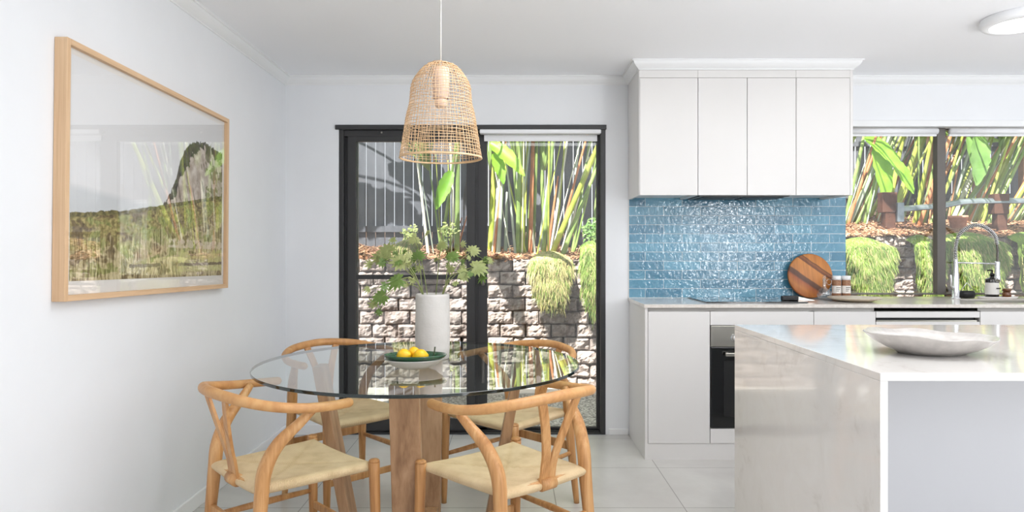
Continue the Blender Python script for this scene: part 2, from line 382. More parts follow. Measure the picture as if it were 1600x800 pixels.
# left leaf (with mid rail) and its flyscreen tint
x0, x1 = -1.085, -.245
lf = MB(); lf.box(x0, x0+.055, DY, DY+.03, .02, 1.965); lf.box(x1-.055, x1, DY, DY+.03, .02, 1.965)
lf.box(x0+.055, x1-.055, DY, DY+.03, 1.93, 1.965); lf.box(x0+.055, x1-.055, DY, DY+.03, .02, .10); lf.box(x0+.055, x1-.055, DY, DY+.03, 1.02, 1.05)
lf = lf.build('door_panel', 'black_frame', d, bevel=.002)
box('glass_pane', 'window_glass', x0+.055, x1-.055, DY+.012, DY+.016, .10, 1.93, lf)
MB().add([(x0+.05, YB+.095, .05), (x1-.05, YB+.095, .05), (x1-.05, YB+.095, 1.96), (x0+.05, YB+.095, 1.96)], [(0, 1, 2, 3)]).build('fly_screen', 'screen_tint', d)
m = MB(); m.box(DX0+.03, x0+.06, YB+.05, YB+.075, .02, 2.0); m.build('side_stile', 'black_frame', d)
# right leaf
x0, x1 = -.285, DX1-.03
rf = MB(); rf.box(x0, x0+.060, YB+.06, YB+.09, .02, 2.0); rf.box(x0+.06, x0+.12, YB+.06, YB+.085, .02, 2.0); rf.box(x1-.022, x1, YB+.06, YB+.09, .02, 2.0)
rf.box(x0+.06, x1-.022, YB+.06, YB+.09, 1.985, 2.0); rf.box(x0+.06, x1-.022, YB+.06, YB+.09, .02, .035)
rf = rf.build('door_panel', 'black_frame', d, bevel=.002)
box('glass_pane', 'window_glass', x0+.12, x1-.022, YB+.074, YB+.078, .035, 1.985, rf)
hm = MB(); hm.box(-.2, -.183, DY-.03, DY+.03, .98, 1.16); hm.box(-.195, -.188, DY-.04, DY-.028, .99, 1.15); hm.build('door_handle', 'grey_frame', d, bevel=.003)
MB().lathe([(.007, -.004), (.005, .004)], 12).build('lock_button', 'steel', d, (-.86, DY-.006, 1.99), rot=(R(90), 0, 0))
# door roller blind
b = thing('roller_blind', 'white roller blind rolled up at the head of the right hand door leaf', 'blind', (0, 0, 0))
m = MB(); m.box(-.212, .583, YB-.03, YB+.03, 1.976, 2.003); m.build('blind_cassette', 'white_plastic', b, bevel=.006)
box('blind_fabric', 'white_plastic', -.185, .565, YB+.04, YB+.043, 1.945, 1.976, b)
box('bottom_bar', 'white_plastic', -.185, .565, YB+.036, YB+.047, 1.935, 1.946, b, .002)

# ------------------------------------------------------------------ kitchen window
wn = struct(thing('window_1', None, None))
m = MB(); m.box(WX0-.04, WX1+.03, YB-.012, YB+.05, WZ1-.022, WZ1+.018); m.box(WX1, WX1+.03, YB-.012, YB+.1, WZ0, WZ1)
m.build('window_architrave', 'trim_paint', wn, bevel=.003)
m = MB(); gy = YB+.07
m.box(WX0, WX1, gy, gy+.04, WZ1-.032, WZ1-.022); m.box(WX0, WX1, gy, gy+.04, .915, .926); m.box(WX0-.005, WX0+.006, gy, gy+.04, .92, WZ1-.02)
mx0, mx1 = (1463-800)/F*gy, (1478-800)/F*gy
m.box(mx0, mx1-.01, gy-.012, gy+.04, .92, WZ1-.02); m.box(mx1-.03, mx1, gy, gy+.03, .92, WZ1-.02)
m.build('window_frame', 'grey_frame', wn, bevel=.002)
box('glass_pane', 'window_glass', WX0, mx0, gy+.015, gy+.019, .92, WZ1-.03, wn)
box('glass_pane', 'window_glass', mx1, WX1, gy+.022, gy+.026, .92, WZ1-.03, wn)
for i, (a, c, lb) in enumerate(((WX0+.01, mx0-.012, 'left'), (mx1+.006, WX1-.01, 'right'))):
    b = thing('roller_blind', 'white roller blind rolled up over the %s kitchen window pane' % lb, 'blind')
    MB().tube([(a, gy-.03, WZ1-.045), (c, gy-.03, WZ1-.045)], .020, 16).build('blind_roll', 'white_plastic', b)
    box('bottom_bar', 'white_plastic', a, c, gy-.026, gy-.012, WZ1-.078, WZ1-.062, b, .003)

# ------------------------------------------------------------------ backsplash
o = box('tiled_backsplash', 'blue_tile', .768, 2.19, YB-.009, YB, .90, 1.60)
struct(o, 'blue glazed subway tile backsplash behind the cooktop', 'backsplash')
struct(box('trim_3', 'label_white', .7655, .768, YB-.0095, YB, .90, 1.60))

# ------------------------------------------------------------------ wall cabinets
def panel(x0, x1, y, z0, z1, name, mat, par, t=.018): return box(name, mat, x0, x1, y, y+t, z0, z1, par, .0012)
UZ0, UZ1 = 1.543, 2.297
def wall_cab(x0, x1, doors, label):
    c = thing('wall_cabinet', label, 'cabinet', (0, 0, 0), group='handleless white wall cabinets')
    m = MB(); m.box(x0+.0005, x0+.017, UY+.020, YB-.010, UZ0+.002, UZ1); m.box(x1-.017, x1-.0005, UY+.020, YB-.010, UZ0+.002, UZ1)
    m.box(x0+.017, x1-.017, UY+.02, YB-.01, UZ0+.012, UZ0+.028); m.box(x0+.017, x1-.017, YB-.022, YB-.010, UZ0+.028, UZ1); m.box(x0+.017, x1-.017, UY+.02, YB-.022, UZ1-.016, UZ1)
    m.build('cabinet_body', 'cabinet', c)
    box('gap_strip', 'gap', x0, x1, UY+.0185, UY+.0200, UZ0+.004, UZ1-.001, c)
    for a, e in doors: panel(a+.0016, e-.0016, UY, UZ0, 2.2485, 'door', 'cabinet', c)
    panel(x0+.0004, x1-.0004, UY+.001, 2.2505, UZ1, 'top_filler', 'cabinet', c)
    return c
wall_cab(.768, 1.119, [(.768, 1.119)], 'wide white wall cabinet at the left end beside the sliding door')
c = wall_cab(1.119, 1.709, [(1.119, 1.4145), (1.4145, 1.709)], 'white two door wall cabinet above the cooktop')
c = wall_cab(1.709, 2.034, [(1.709, 2.034)], 'white wall cabinet at the right end next to the kitchen window')
box('side_panel', 'cabinet', 2.034, 2.05, UY, YB-.010, UZ0, UZ1, c)
c = [o for o in COL.objects if o.name == 'wall_cabinet'][0]
box('side_panel', 'cabinet', UX0-.0, .7678, UY, YB-.010, UZ0, UZ1, c)
h = thing('range_hood', 'dark steel range hood set into the underside of the wall cabinets', 'range hood')
m = MB(); m.box(1.14, 1.69, UY+.05, YB-.06, UZ0-.004, UZ0+.010); m.build('hood_body', 'grey_frame', h, bevel=.002)
m = MB()
for i in range(2): m.box(1.17+.26*i, 1.41+.26*i, UY+.09, YB-.1, UZ0-.008, UZ0-.0045)
m.build('grease_filter', 'black_matte', h)

# ------------------------------------------------------------------ base cabinets, oven, dishwasher
BY, BZ0, BZ1 = 3.994, .095, .857
def base_cab(x0, x1, label, fronts, open_front=False):
    c = thing('base_cabinet', label, 'cabinet', group='handleless white base cabinets')
    m = MB(); m.box(x0+.0005, x0+.017, BY+.021, YB-.012, BZ0, .86); m.box(x1-.017, x1-.0005, BY+.021, YB-.012, BZ0, .86)
    m.box(x0+.017, x1-.017, BY+.021, YB-.012, BZ0, BZ0+.016); m.box(x0+.017, x1-.017, YB-.028, YB-.012, BZ0+.016, .86)
    m.build('cabinet_body', 'cabinet', c)
    box('finger_rail', 'bracket_rail', x0, x1, BY+.021, BY+.026, .848, .88, c)
    if not open_front: box('gap_strip', 'gap', x0+.001, x1-.001, BY+.0185, BY+.0205, BZ0+.002, .847, c)
    for nm, z0, z1 in fronts: panel(x0+.0016, x1-.0016, BY, z0, z1, nm, 'cabinet', c)
    return c
def cabx(px): return (px-800)/270.4
x1, x2, x3, x4, x5, x6 = .7845, cabx(1109.5), cabx(1271.5), cabx(1368.5), cabx(1531.5), 3.45
c = base_cab(x1, x2, 'white base cabinet at the left end, left of the oven', [('door', BZ0, BZ1)])
box('side_panel', 'cabinet', .768, .784, BY, YB-.012, 0, .88, c, .0008)
box('gap_strip', 'gap', .784, .7846, BY+.004, BY+.02, .09, .88, c)
c = base_cab(x2, x3, 'white oven housing cabinet with a panel above and below the oven', [('top_panel', .779, BZ1), ('bottom_panel', BZ0, .181)], True)
base_cab(x3, x4, 'narrow white base cabinet right of the oven', [('door', BZ0, BZ1)])
base_cab(x5, x6, 'white base cabinet beneath the sink', [('door', BZ0, BZ1)])
o = box('plinth', 'cabinet', .784, 3.45, BY+.004, BY+.02, 0, .094)
struct(o, 'white kick board along the floor under the base cabinets', 'kick board')
ov = thing('built_in_oven', 'black glass built-in oven with steel control panel below the cooktop', 'oven')
a, e = x2+.004, x3-.004
box('oven_body', 'grey_frame', a+.02, e-.02, BY+.02, YB-.06, .185, .775, ov)
box('control_panel', 'steel', a, e, BY-.006, BY+.02, .656, .776, ov, .002)
dr = box('oven_door', 'black_gloss', a, e, BY-.004, BY+.02, .184, .652, ov, .003)
box('inner_window', 'black_matte', a+.075, e-.075, BY-.0048, BY-.004, .25, .575, dr)
hd = MB(); hd.box(a+.075, e-.075, BY-.042, BY-.022, .604, .624); hd.box(a+.082, a+.1, BY-.03, BY-.004, .604, .624); hd.box(e-.1, e-.082, BY-.03, BY-.004, .604, .624)
hd.build('handle', 'steel', dr, bevel=.003)
for kx in (a+.135, e-.135):
    MB().lathe([(.024, 0), (.024, .004), (.017, .006), (.016, .026), (.013, .029), (0, .03)], 24).build('knob', 'chrome', ov, (kx, BY-.006, .705), rot=(R(90), 0, 0))
MB().box(a+.24, a+.36, BY-.0068, BY-.006, .69, .72).build('display', 'black_gloss', ov)
dw = thing('dishwasher', 'integrated dishwasher with white front and dark gap below its top strip', 'dishwasher')
box('dishwasher_body', 'black_matte', x4+.01, x5-.01, BY+.03, YB-.06, .1, .86, dw)
box('top_strip', 'cabinet', x4+.002, x5-.002, BY, BY+.018, .822, BZ1, dw, .001)
box('door_panel', 'cabinet', x4+.002, x5-.002, BY, BY+.018, BZ0, .797, dw, .001)
box('steel_pull', 'steel', x4+.01, x5-.01, BY+.012, BY+.03, .797, .806, dw)
# benchtop with sink cut-out
SX0, SX1, SY0, SY1 = 2.83, 3.40, 4.10, 4.42
m = MB()
m.box(.762, SX0, BY-.012, YB-.0095, .88, .90); m.box(SX0, SX1, BY-.012, SY0, .88, .90); m.box(SX0, SX1, SY1, YB-.0095, .88, .90); m.box(SX1, 3.46, BY-.012, YB-.0095, .88, .90)
m.box(WX0+.001, 3.84, YB-.0095, YB+.12, .88, .90)
tag(m.build('benchtop', 'benchtop'), 'long pale stone benchtop along the back wall under the window', 'benchtop')
sk = thing('kitchen_sink', 'stainless steel sink set into the back benchtop by the window', 'sink')
m = MB(); m.box(SX0, SX0+.008, SY0, SY1, .70, .893); m.box(SX1-.008, SX1, SY0, SY1, .70, .893); m.box(SX0, SX1, SY0, SY0+.008, .70, .893); m.box(SX0, SX1, SY1-.008, SY1, .70, .893); m.box(SX0, SX1, SY0, SY1, .692, .70)
m.build('basin', 'steel', sk)
# cooktop
ck = thing('induction_cooktop', 'black glass induction cooktop on the back benchtop', 'cooktop')
m = MB(); m.box(1.150, 1.754, 4.09, 4.515, .9005, .907); m.build('glass_top', 'black_gloss', ck, bevel=.002)
for i, (x, y, r) in enumerate(((1.30, 4.2, .09), (1.30, 4.4, .08), (1.60, 4.2, .08), (1.60, 4.4, .09))):
    MB().lathe([(r, 0), (r, .0003), (r-.002, .0003), (r-.002, 0)], 48, caps=False).build('cooking_zone', 'grey_frame', ck, (x, y, .9072))

# ------------------------------------------------------------------ island
IX0, IX1, IY0, IY1 = .9275, 3.3, 1.7415, 2.88
isl = thing('kitchen_island', 'white stone kitchen island with waterfall end in the right foreground', 'island')
m = MB(); m.box(IX0, IX1, IY0, IY1, .88, .90); m.build('stone_top', 'quartz', isl, bevel=.0012)
m = MB(); m.box(IX0, IX0+.02, IY0, IY1, 0, .8799); m.build('waterfall_end', 'quartz', isl, bevel=.0012)
m = MB(); m.box(IX1-.02, IX1, IY0, IY1, 0, .8799); m.build('waterfall_end', 'quartz', isl, bevel=.0012)
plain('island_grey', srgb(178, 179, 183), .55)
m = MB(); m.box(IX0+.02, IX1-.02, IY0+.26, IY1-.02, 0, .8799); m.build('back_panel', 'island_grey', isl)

# ------------------------------------------------------------------ things on benchtop
def lathe_thing(name, prof, mat, loc, label, cat, n=40, **k):
    return tag(MB().lathe(prof, n, **k).build(name, mat, None, loc), label, cat)
cb = thing('cutting_board', 'round striped wooden cutting board leaning on the blue tiles', 'cutting board', (1.935, YB-.050, .900))
m = MB(); m.lathe([(.138, -.010), (.144, -.007), (.144, .007), (.138, .010)], 64)
bo = m.build('board', 'board_wood', None, (0, 0, 0)); 
for v in bo.data.vertices: v.co = (v.co.x, -v.co.z, v.co.y)
bo.data.update(); bo.parent = cb; bo.location = (0, -.005, .146); bo.rotation_euler = (R(-9.5), 0, 0)
ov2 = thing('glass_cruet', 'small round glass cruet with a thin neck beside the spice jars', 'bottle', (1.97, 4.36, .9))
MB().lathe([(.018, 0), (.034, .008), (.044, .028), (.043, .045), (.030, .064), (.013, .078), (.010, .105), (.012, .128), (.015, .132), (.013, .132), (.009, .128), (.008, .105), (.011, .078), (.028, .062), (.041, .044), (.042, .028), (.032, .010), (0, .006)], 32).build('flask', 'jar_glass', ov2)
MB().lathe([(.007, .118), (.009, .132), (.012, .140), (.010, .150), (0, .154)], 20).build('stopper', 'jar_glass', ov2)
MB().tube([(.012+.018+.016*math.cos(a), 0, .112+.018*math.sin(a)) for a in [2*math.pi*k/20 for k in range(20)]], .003, 8, closed=True).build('ring_handle', 'jar_glass', ov2)
def spice(x, y, label, tall):
    j = thing('spice_jar', label, 'jar', (x, y, .9), group='spice jars by the cutting board')
    MB().lathe([(.024, 0), (.027, .004), (.027, .118), (.024, .122)], 28).build('glass_body', 'spice_brown', j)
    MB().lathe([(.0275, .038), (.0275, .086)], 28, caps=False).build('paper_label', 'label_white', j)
    m = MB()
    for k in range(3): m.box(-.014, .014-.006*k, -.0284, -.0277, .073-.011*k, .0765-.011*k)
    m.build('label_print', 'label_ink', j)
    MB().lathe([(.024, .122), (.0275, .124), (.0275, .146), (.025, .149), (0, .149)], 28).build('lid', 'white_plastic', j)
spice(2.075, 4.42, 'left spice jar with white lid against the cutting board', 1)
spice(2.136, 4.42, 'right spice jar with white lid next to the window edge', 1)
pl = thing('serving_plate', 'flat beige stoneware plate on the back benchtop', 'plate', (2.09, 4.22, .9))
MB().lathe([(.06, 0), (.10, .003), (.145, .018), (.152, .025), (.148, .026), (.10, .010), (0, .008)], 48, wob=lambda a, z: .012*math.sin(3*a)).build('dish', 'beige_ceramic', pl)
kn = thing('kitchen_knife', 'black handled knife lying at the right edge of the cooktop', 'knife', (1.68, 4.17, .9072), R(-4))
m = MB(); m.box(-.055, .045, -.014, .014, 0, .030); m.build('handle', 'black_matte', kn, bevel=.006)
m = MB(); m.add([(.045, -.002, .002), (.045, .002, .002), (.045, .002, .026), (.045, -.002, .026), (.145, 0, .001), (.13, 0, .006)], [(0, 1, 4), (2, 3, 5), (0, 4, 5, 3), (1, 2, 5, 4), (0, 3, 2, 1)]); m.build('blade', 'steel', kn)
# pull-out spring tap
tp = thing('kitchen_tap', 'chrome spring neck kitchen tap beside the sink', 'tap', (2.86, 4.455, .9))
MB().lathe([(.030, 0), (.030, .006), (.022, .010), (.022, .055), (.019, .06), (.018, .16), (.016, .165), (.013, .24), (.011, .26)], 28).build('tap_body', 'chrome', tp)
arc = spline([(0, 0, .24), (0, 0, .33), (.03, -.004, .425), (.13, -.008, .475), (.235, -.008, .42), (.262, -.008, .33), (.262, -.008, .24)], 14)
MB().tube(arc, .007, 10).build('hose', 'grey_frame', tp)
# helix around hose
L = [0]
for i in range(1, len(arc)): L.append(L[-1]+(arc[i]-arc[i-1]).length)
hp = []; turns = L[-1]*.82/.0105
for k in range(int(turns*9)):
    s = L[-1]*.80*k/(turns*9)+L[-1]*.02; i = max(j for j in range(len(L)-1) if L[j] <= s); u = (s-L[i])/(L[i+1]-L[i]); p = arc[i].lerp(arc[i+1], u); tt = (arc[i+1]-arc[i]).normalized()
    a1 = Vector((0, 1, 0)); a2 = tt.cross(a1).normalized(); an = 2*math.pi*k/9; hp.append(p+(a1*math.cos(an)+a2*math.sin(an))*.0115)
MB().tube(hp, .0023, 5).build('spring', 'chrome', tp)
m = MB(); m.lathe([(.013, .24), (.015, .235), (.015, .15), (.018, .145), (.018, .115), (.014, .11)], 20, (.262, -.008, 0)); m.build('spray_head', 'chrome', tp)
MB().tube([(0, 0, .232), (.262, -.008, .225)], .005, 10).build('support_arm', 'chrome', tp)
MB().tube([(-.018, 0, .07), (-.035, -.01, .085), (-.04, -.012, .15)], .006, 10, round_ends=True).build('lever', 'chrome', tp)
# tray with bottles
tr = lathe_thing('tray', [(.05, 0), (.1, 0), (.11, .012), (.106, .012), (.098, .004), (0, .004)], 'ceramic', (3.15, 4.485, .9), 'shallow white tray under the soap bottle behind the sink', 'tray', sx=1.2, sy=.5)
so = thing('soap_bottle', 'dark soap bottle with white label on the tray behind the sink', 'bottle', (3.115, 4.485, .9045))
MB().lathe([(.036, 0), (.038, .004), (.038, .115), (.034, .124), (.013, .132), (.013, .142)], 32).build('bottle_body', 'dark_bottle', so)
MB().lathe([(.0386, .022), (.0386, .098)], 32, caps=False).build('paper_label', 'label_white', so)
m = MB(); m.box(.0, .028, -.0405, -.0388, .058, .066); m.build('label_print', 'label_ink', so)
m = MB(); m.lathe([(.014, .142), (.014, .156), (.005, .158), (.005, .178)], 16); m.tube([(0, 0, .178), (-.03, 0, .177)], .005, 8); m.build('pump', 'black_matte', so)
ja = thing('amber_jar', 'small amber jar right of the soap bottle', 'jar', (3.21, 4.485, .9045))
MB().lathe([(.022, 0), (.026, .004), (.026, .03), (.020, .037), (.020, .04)], 24).build('jar_body', 'amber_glass', ja)
MB().lathe([(.025, .04), (.025, .058), (.022, .06), (0, .06)], 24).build('lid', 'amber_glass', ja)
sc = thing('scrub_brush', 'dark dish brush with wire handle lying behind the tap', 'brush', (2.96, 4.50, .9))
MB().lathe([(0, 0), (.04, .002), (.045, .03), (.04, .048), (0, .05)], 24, sx=1.2, sy=.8).build('brush_head', 'black_matte', sc)
MB().tube([(-.04, 0, .045), (0, 0, .10), (.05, 0, .05)], .003, 8).build('wire_handle', 'chrome', sc)
# platter on island
pt = thing('platter', 'wide shallow grey white ceramic platter on the island top', 'platter', (1.263, 2.085, .9))
MB().lathe([(.07, 0), (.09, .0), (.13, .016), (.165, .036), (.186, .054), (.1885, .056), (.185, .0585), (.16, .043), (.12, .028), (.07, .018), (0, .016)], 64, sy=.80, wob=lambda a, z: .02*math.sin(2*a+.6)+.012*math.sin(3*a)).build('dish', 'plate_glaze', pt)
pv = pt.children[0]
for v in pv.data.vertices:
    if v.co.z > .01: v.co.z += -.045*v.co.x*(v.co.z/.056)+.003*math.sin(4*v.co.x/.1)

# ------------------------------------------------------------------ dining table
TX, TY, TZ, TR = -.3805, 2.85, .75, .655
tb = thing('dining_table', 'round glass dining table on four leaning timber slab legs', 'table', (TX, TY, 0))
m = MB(); n = 128
ring = lambda r, z: [(r*math.cos(2*math.pi*i/n), r*math.sin(2*math.pi*i/n), z) for i in range(n)]
m.add(ring(TR-.0015, TZ), [tuple(range(n))], 0); m.add(ring(TR-.0015, TZ-.012), [tuple(range(n))[::-1]], 2)
for z0, r0, z1, r1 in ((TZ-.012, TR-.0015, TZ-.0105, TR), (TZ-.0105, TR, TZ-.0015, TR), (TZ-.0015, TR, TZ, TR-.0015)):
    m.add(ring(r0, z0)+ring(r1, z1), [(i, (i+1) % n, n+(i+1) % n, n+i) for i in range(n)], 1, True)
m.build('glass_top', ['table_glass', 'glass_edge', 'clear_through'], tb)
for k in range(4):
    a = k*math.pi/2; ca, sa = math.cos(a), math.sin(a)
    vs = []
    for z, r, hw, ht in ((0, .27, .058, .022), (TZ-.014, .41, .053, .020)):
        for dr, dt in ((-ht, -hw), (ht, -hw), (ht, hw), (-ht, hw)):
            vs.append(((r+dr)*ca-dt*sa, (r+dr)*sa+dt*ca, z))
    m = MB(); m.add(vs, [(3, 2, 1, 0), (4, 5, 6, 7), (0, 1, 5, 4), (1, 2, 6, 5), (2, 3, 7, 6), (3, 0, 4, 7)]); m.build('leg', 'table_wood', tb, bevel=.004)
m = MB(); m.box(-.25, .25, -.05, .05, .02, .06); m.box(-.05, .05, -.25, -.05, .02, .06); m.box(-.05, .05, .05, .25, .02, .06); m.build('cross_brace', 'table_wood', tb, bevel=.003)

# ------------------------------------------------------------------ wishbone chairs
def make_chair():
    c = thing('wishbone_chair', 'x', 'chair', group='oak wishbone chairs around the glass table')
    for s in (-1, 1):
        p, r = spline([(s*.235, .212, 0), (s*.232, .208, .22), (s*.228, .204, .45)], 5, [.0125, .018, .0205])
        MB().tube(p, r, 16, round_ends=False).lathe([(.0205, 0), (.019, .007), (.014, .011), (0, .013)], 16, (s*.228, .204, .45)).build('front_leg', 'oak', c)
        p, r = spline([(s*.218, -.235, 0), (s*.206, -.215, .22), (s*.198, -.200, .40), (s*.200, -.188, .50), (s*.216, -.150, .58), (s*.240, -.085, .645), (s*.258, -.04, .692)], 6, [.013, .019, .023, .0245, .022, .017, .013])
        MB().tube(p, r, 16).build('rear_leg', 'oak', c)
    p, r = spline([(-.272, .075, .690), (-.282, -.01, .692), (-.272, -.10, .698), (-.232, -.19, .712), (-.15, -.255, .728), (0, -.287, .738), (.15, -.255, .728), (.232, -.19, .712), (.272, -.10, .698), (.282, -.01, .692), (.272, .075, .690)], 8, [.0165, .0165, .0165, .017, .018, .0185, .018, .017, .0165, .0165, .0165])
    MB().tube(p, r, 16, round_ends=True).build('arm_rail', 'oak_rail', c)
    m = MB()
    for s in (-1, 1):
        pts = spline([(s*.0165, -.206, .43), (s*.0165, -.215, .49), (s*.023, -.228, .54), (s*.048, -.250, .63), (s*.085, -.272, .732)], 6)
        N = len(pts); vs = []
        for i, q in enumerate(pts):
            hw = .0175; t_ = .0055
            vs += [(q.x-hw, q.y-t_, q.z), (q.x+hw, q.y-t_, q.z), (q.x+hw, q.y+t_, q.z), (q.x-hw, q.y+t_, q.z)]
        fs = [(4*i+k, 4*i+(k+1) % 4, 4*i+4+(k+1) % 4, 4*i+4+k) for i in range(N-1) for k in range(4)]+[(3, 2, 1, 0), tuple(4*(N-1)+k for k in range(4))]
        m.add(vs, fs)
    m.build('back_splat', 'oak', c, bevel=.002)
    MB().tube([(-.2, -.2, .431), (.2, -.2, .431)], .013, 14).build('rear_seat_rail', 'oak', c)
    MB().box(-.215, .215, .199, .213, .165, .195).build('front_stretcher', 'oak', c, bevel=.004)
    MB().box(-.205, .205, -.218, -.202, .255, .295).build('rear_stretcher', 'oak', c, bevel=.004)
    for s in (-1, 1):
        MB().tube([(s*.230, .208, .235), (s*.222, .0, .24), (s*.206, -.214, .245)], [.009, .0135, .009], 12).build('side_stretcher', 'oak', c)
    # woven seat
    def seat(sgn):
        def fn(u, v):
            # border compression so the roll is well sampled
            def e(t): t = 2*t-1; return math.copysign(1-(1-abs(t))**1.8, t)
            a, b = e(u), e(v)
            x = a*(.190+.031*(b+1)/2); y = -.002+b*.214
            if b > 0: y += -.004*(1-a*a)
            edge = max(abs(a), abs(b)); k = max(0, (edge-.86)/.14); th = .0195*math.sqrt(max(0, 1-k*k))
            dip = .014*(1-a*a)*(1-b*b*.6)+.006*math.exp(-((abs(a)-abs(b))/.05)**2)*(1-edge)
            # notch where legs stand
            return (x, y, .433-dip+sgn*th)
        return fn
    m = MB(); m.grid(seat(1), 40, 40); m.grid(seat(-1), 40, 40, flip=True)
    m.build('seat', 'paper_cord', c)
    MB().tube([(-.030, -.207, .431), (.030, -.207, .431)], .0225, 14).build('splat_shoe', 'oak', c)
    return c
ch0 = make_chair()
# x, y, facing direction (rotation so local +y points there), label
CH = [(-.80, 2.505, math.atan2(-.72, .69), 'oak wishbone chair at the front left, nearest the picture wall'),
      (-.02, 2.468, math.atan2(.66, .75), 'oak wishbone chair at the front right of the table, nearest the island'),
      (-.79, 3.35, math.atan2(-.69, -.72), 'oak wishbone chair at the back left, between table and corner'),
      (-.01, 3.30, math.atan2(.70, -.71), 'oak wishbone chair at the back right, before the glass door')]
for i, (x, y, rz, lb) in enumerate(CH):
    c = ch0 if i == 0 else copy_tree(ch0)
    c.location = (x, y, 0); c.rotation_euler = (0, 0, rz); c['label'] = lb

# ------------------------------------------------------------------ on the table
VX, VY = -.338, 2.944
vs_ = thing('vase', 'tall white plaster vase with leafy stems on the glass table', 'vase', (VX, VY, TZ))
wob = lambda a, z: .018*noise.noise(Vector((math.cos(a)*1.3, math.sin(a)*1.3, z*9)))
MB().lathe([(.066, 0), (.071, .004), (.0735, .05), (.074, .12), (.0725, .2), (.0715, .265), (.0705, .274), (.067, .276), (.064, .270), (.063, .15), (.062, .02), (0, .018)], 40, wob=wob).build('vase_body', 'vase_plaster', vs_)
def lobed_leaf(mb, c, nrm, tip, R_, lobes, mi):
    nrm = nrm.normalized(); tip = (tip-nrm*tip.dot(nrm)).normalized(); sd = nrm.cross(tip)
    for k in range(lobes):
        a = (k/(lobes-1)-.5)*R(270); L_ = R_*(1-.35*abs(k/(lobes-1)-.5)*2)*rnd.uniform(.88, 1.08); d = tip*math.cos(a)+sd*math.sin(a); e = nrm.cross(d)
        wd = R_*.105*rnd.uniform(.8, 1.2)
        pts = []
        for q in range(5):
            u = q/4; dz = nrm*(-.22*L_*u*u+.03*L_*math.sin(3*u)); pts.append((c+d*L_*u+dz, wd*(.3+1.1*math.sin(math.pi*min(1, u*.85+.12)))*(1 if q < 4 else .35)))
        vs = []
        for p_, w_ in pts: vs += [p_-e*w_+nrm*w_*.22, p_, p_+e*w_+nrm*w_*.22]
        fs = []
        for q in range(4): fs += [(3*q, 3*q+1, 3*q+4, 3*q+3), (3*q+1, 3*q+2, 3*q+5, 3*q+4)]
        mb.add(vs, fs, mi, True)
# (px, py, dY, radius, dark, twigs)
ST = [(607, 392, .02, .058, 0, 'upper left stem with a lobed leaf'), (597, 405, .1, .05, 0, 'outer left stem reaching towards the wall'), (628, 410, -.06, .052, 0, 'left stem with hanging pale leaf'),
      (652, 402, .03, .046, 1, 'middle left stem with bright green leaf'), (622, 438, -.1, .052, 1, 'low left stem with drooping leaf'), (597, 463, -.05, .048, 1, 'lowest dark stem drooping left of the vase'),
      (648, 376, .12, .036, 0, 'thin tall stem behind the left leaves'), (706, 402, .02, .044, 1, 'middle right stem with bright green leaf'), (722, 428, -.05, .042, 0, 'low right stem with small leaf'),
      (738, 392, .02, .040, 0, 'upper right stem with small pale leaf'), (745, 418, -.03, .056, 0, 'far right stem with the largest pale leaf'), (690, 385, .12, .036, 0, 'thin upright stem right of centre')]
for i, (px, py, dY, rr, dk, lb) in enumerate(ST):
    e = at(px, py, VY+dY); a0 = math.atan2(e.y-VY, e.x-VX)
    base = Vector((VX+.02*math.cos(a0+2.5), VY+.02*math.sin(a0+2.5), TZ+.03)); lip = Vector((VX+.048*math.cos(a0), VY+.048*math.sin(a0), TZ+.282))
    mid = lip.lerp(e, .5)+Vector((0, 0, .035))
    s = thing('foliage_stem', lb+' in the plaster vase', 'stem', base, group='philodendron stems in the vase')
    pts = [p-base for p in spline([base, lip, mid, e], 6)]
    MB().tube(pts, .0019, 6).build('stalk', 'leaf_vase', s)
    out = (e-lip).normalized(); m = MB()
    nr = Vector((rnd.uniform(-.3, .3), -.75, .55))
    lobed_leaf(m, e-base, nr, out+Vector((0, 0, -.35)), rr*1.12, 11, 0)
    m.build('leaf', 'leaf_vase_dark' if dk else 'leaf_vase', s)
    for q in range(3):
        e1 = e+Vector((rnd.uniform(-.055, .055), rnd.uniform(-.05, .05), rnd.uniform(-.06, .05))); b1 = mid.lerp(e, rnd.uniform(.3, .8)); m = MB()
        m.tube([b1-base, (b1+e1)*.5-base+Vector((0, 0, .01)), e1-base], .0012, 5)
        lobed_leaf(m, e1-base, Vector((rnd.uniform(-.7, .7), -.7, rnd.uniform(.1, .8))), Vector((rnd.uniform(-1, 1), 0, rnd.uniform(-1, .5))), rr*rnd.uniform(.45, .75), 8, 0); m.build('side_leaf', 'leaf_vase_dark' if (q+i) % 3 == 0 else 'leaf_vase', s)
BX, BYY = -.382, 2.70
bo1 = thing('white_bowl', 'shallow white oval bowl beneath the green leaf dish', 'bowl', (BX, BYY, TZ), R(8))
MB().lathe([(.03, 0), (.05, 0), (.085, .012), (.112, .034), (.1145, .036), (.111, .037), (.083, .017), (.05, .006), (0, .005)], 48, sy=.72).build('bowl_body', 'ceramic', bo1)
bo2 = thing('leaf_dish', 'green glazed leaf shaped dish holding two lemons', 'dish', (BX+.002, BYY, TZ+.0075), R(4))
MB().lathe([(.02, 0.0), (.045, .001), (.083, .014), (.11, .036), (.1175, .0455), (.115, .0475), (.107, .040), (.08, .0185), (.04, .006), (0, .0055)], 60, sy=.70, wob=lambda a, z: (.03*abs(math.sin(3.5*a))+.06*max(0, math.cos(a))**6)*(z > .02)).build('dish_body', 'green_glaze', bo2)
MB().tube([(.065, .01, .024), (.075, .02, .045), (.078, .022, .072)], [.003, .0025, .003], 8).build('leaf_stalk', 'stalk_brown', bo2)
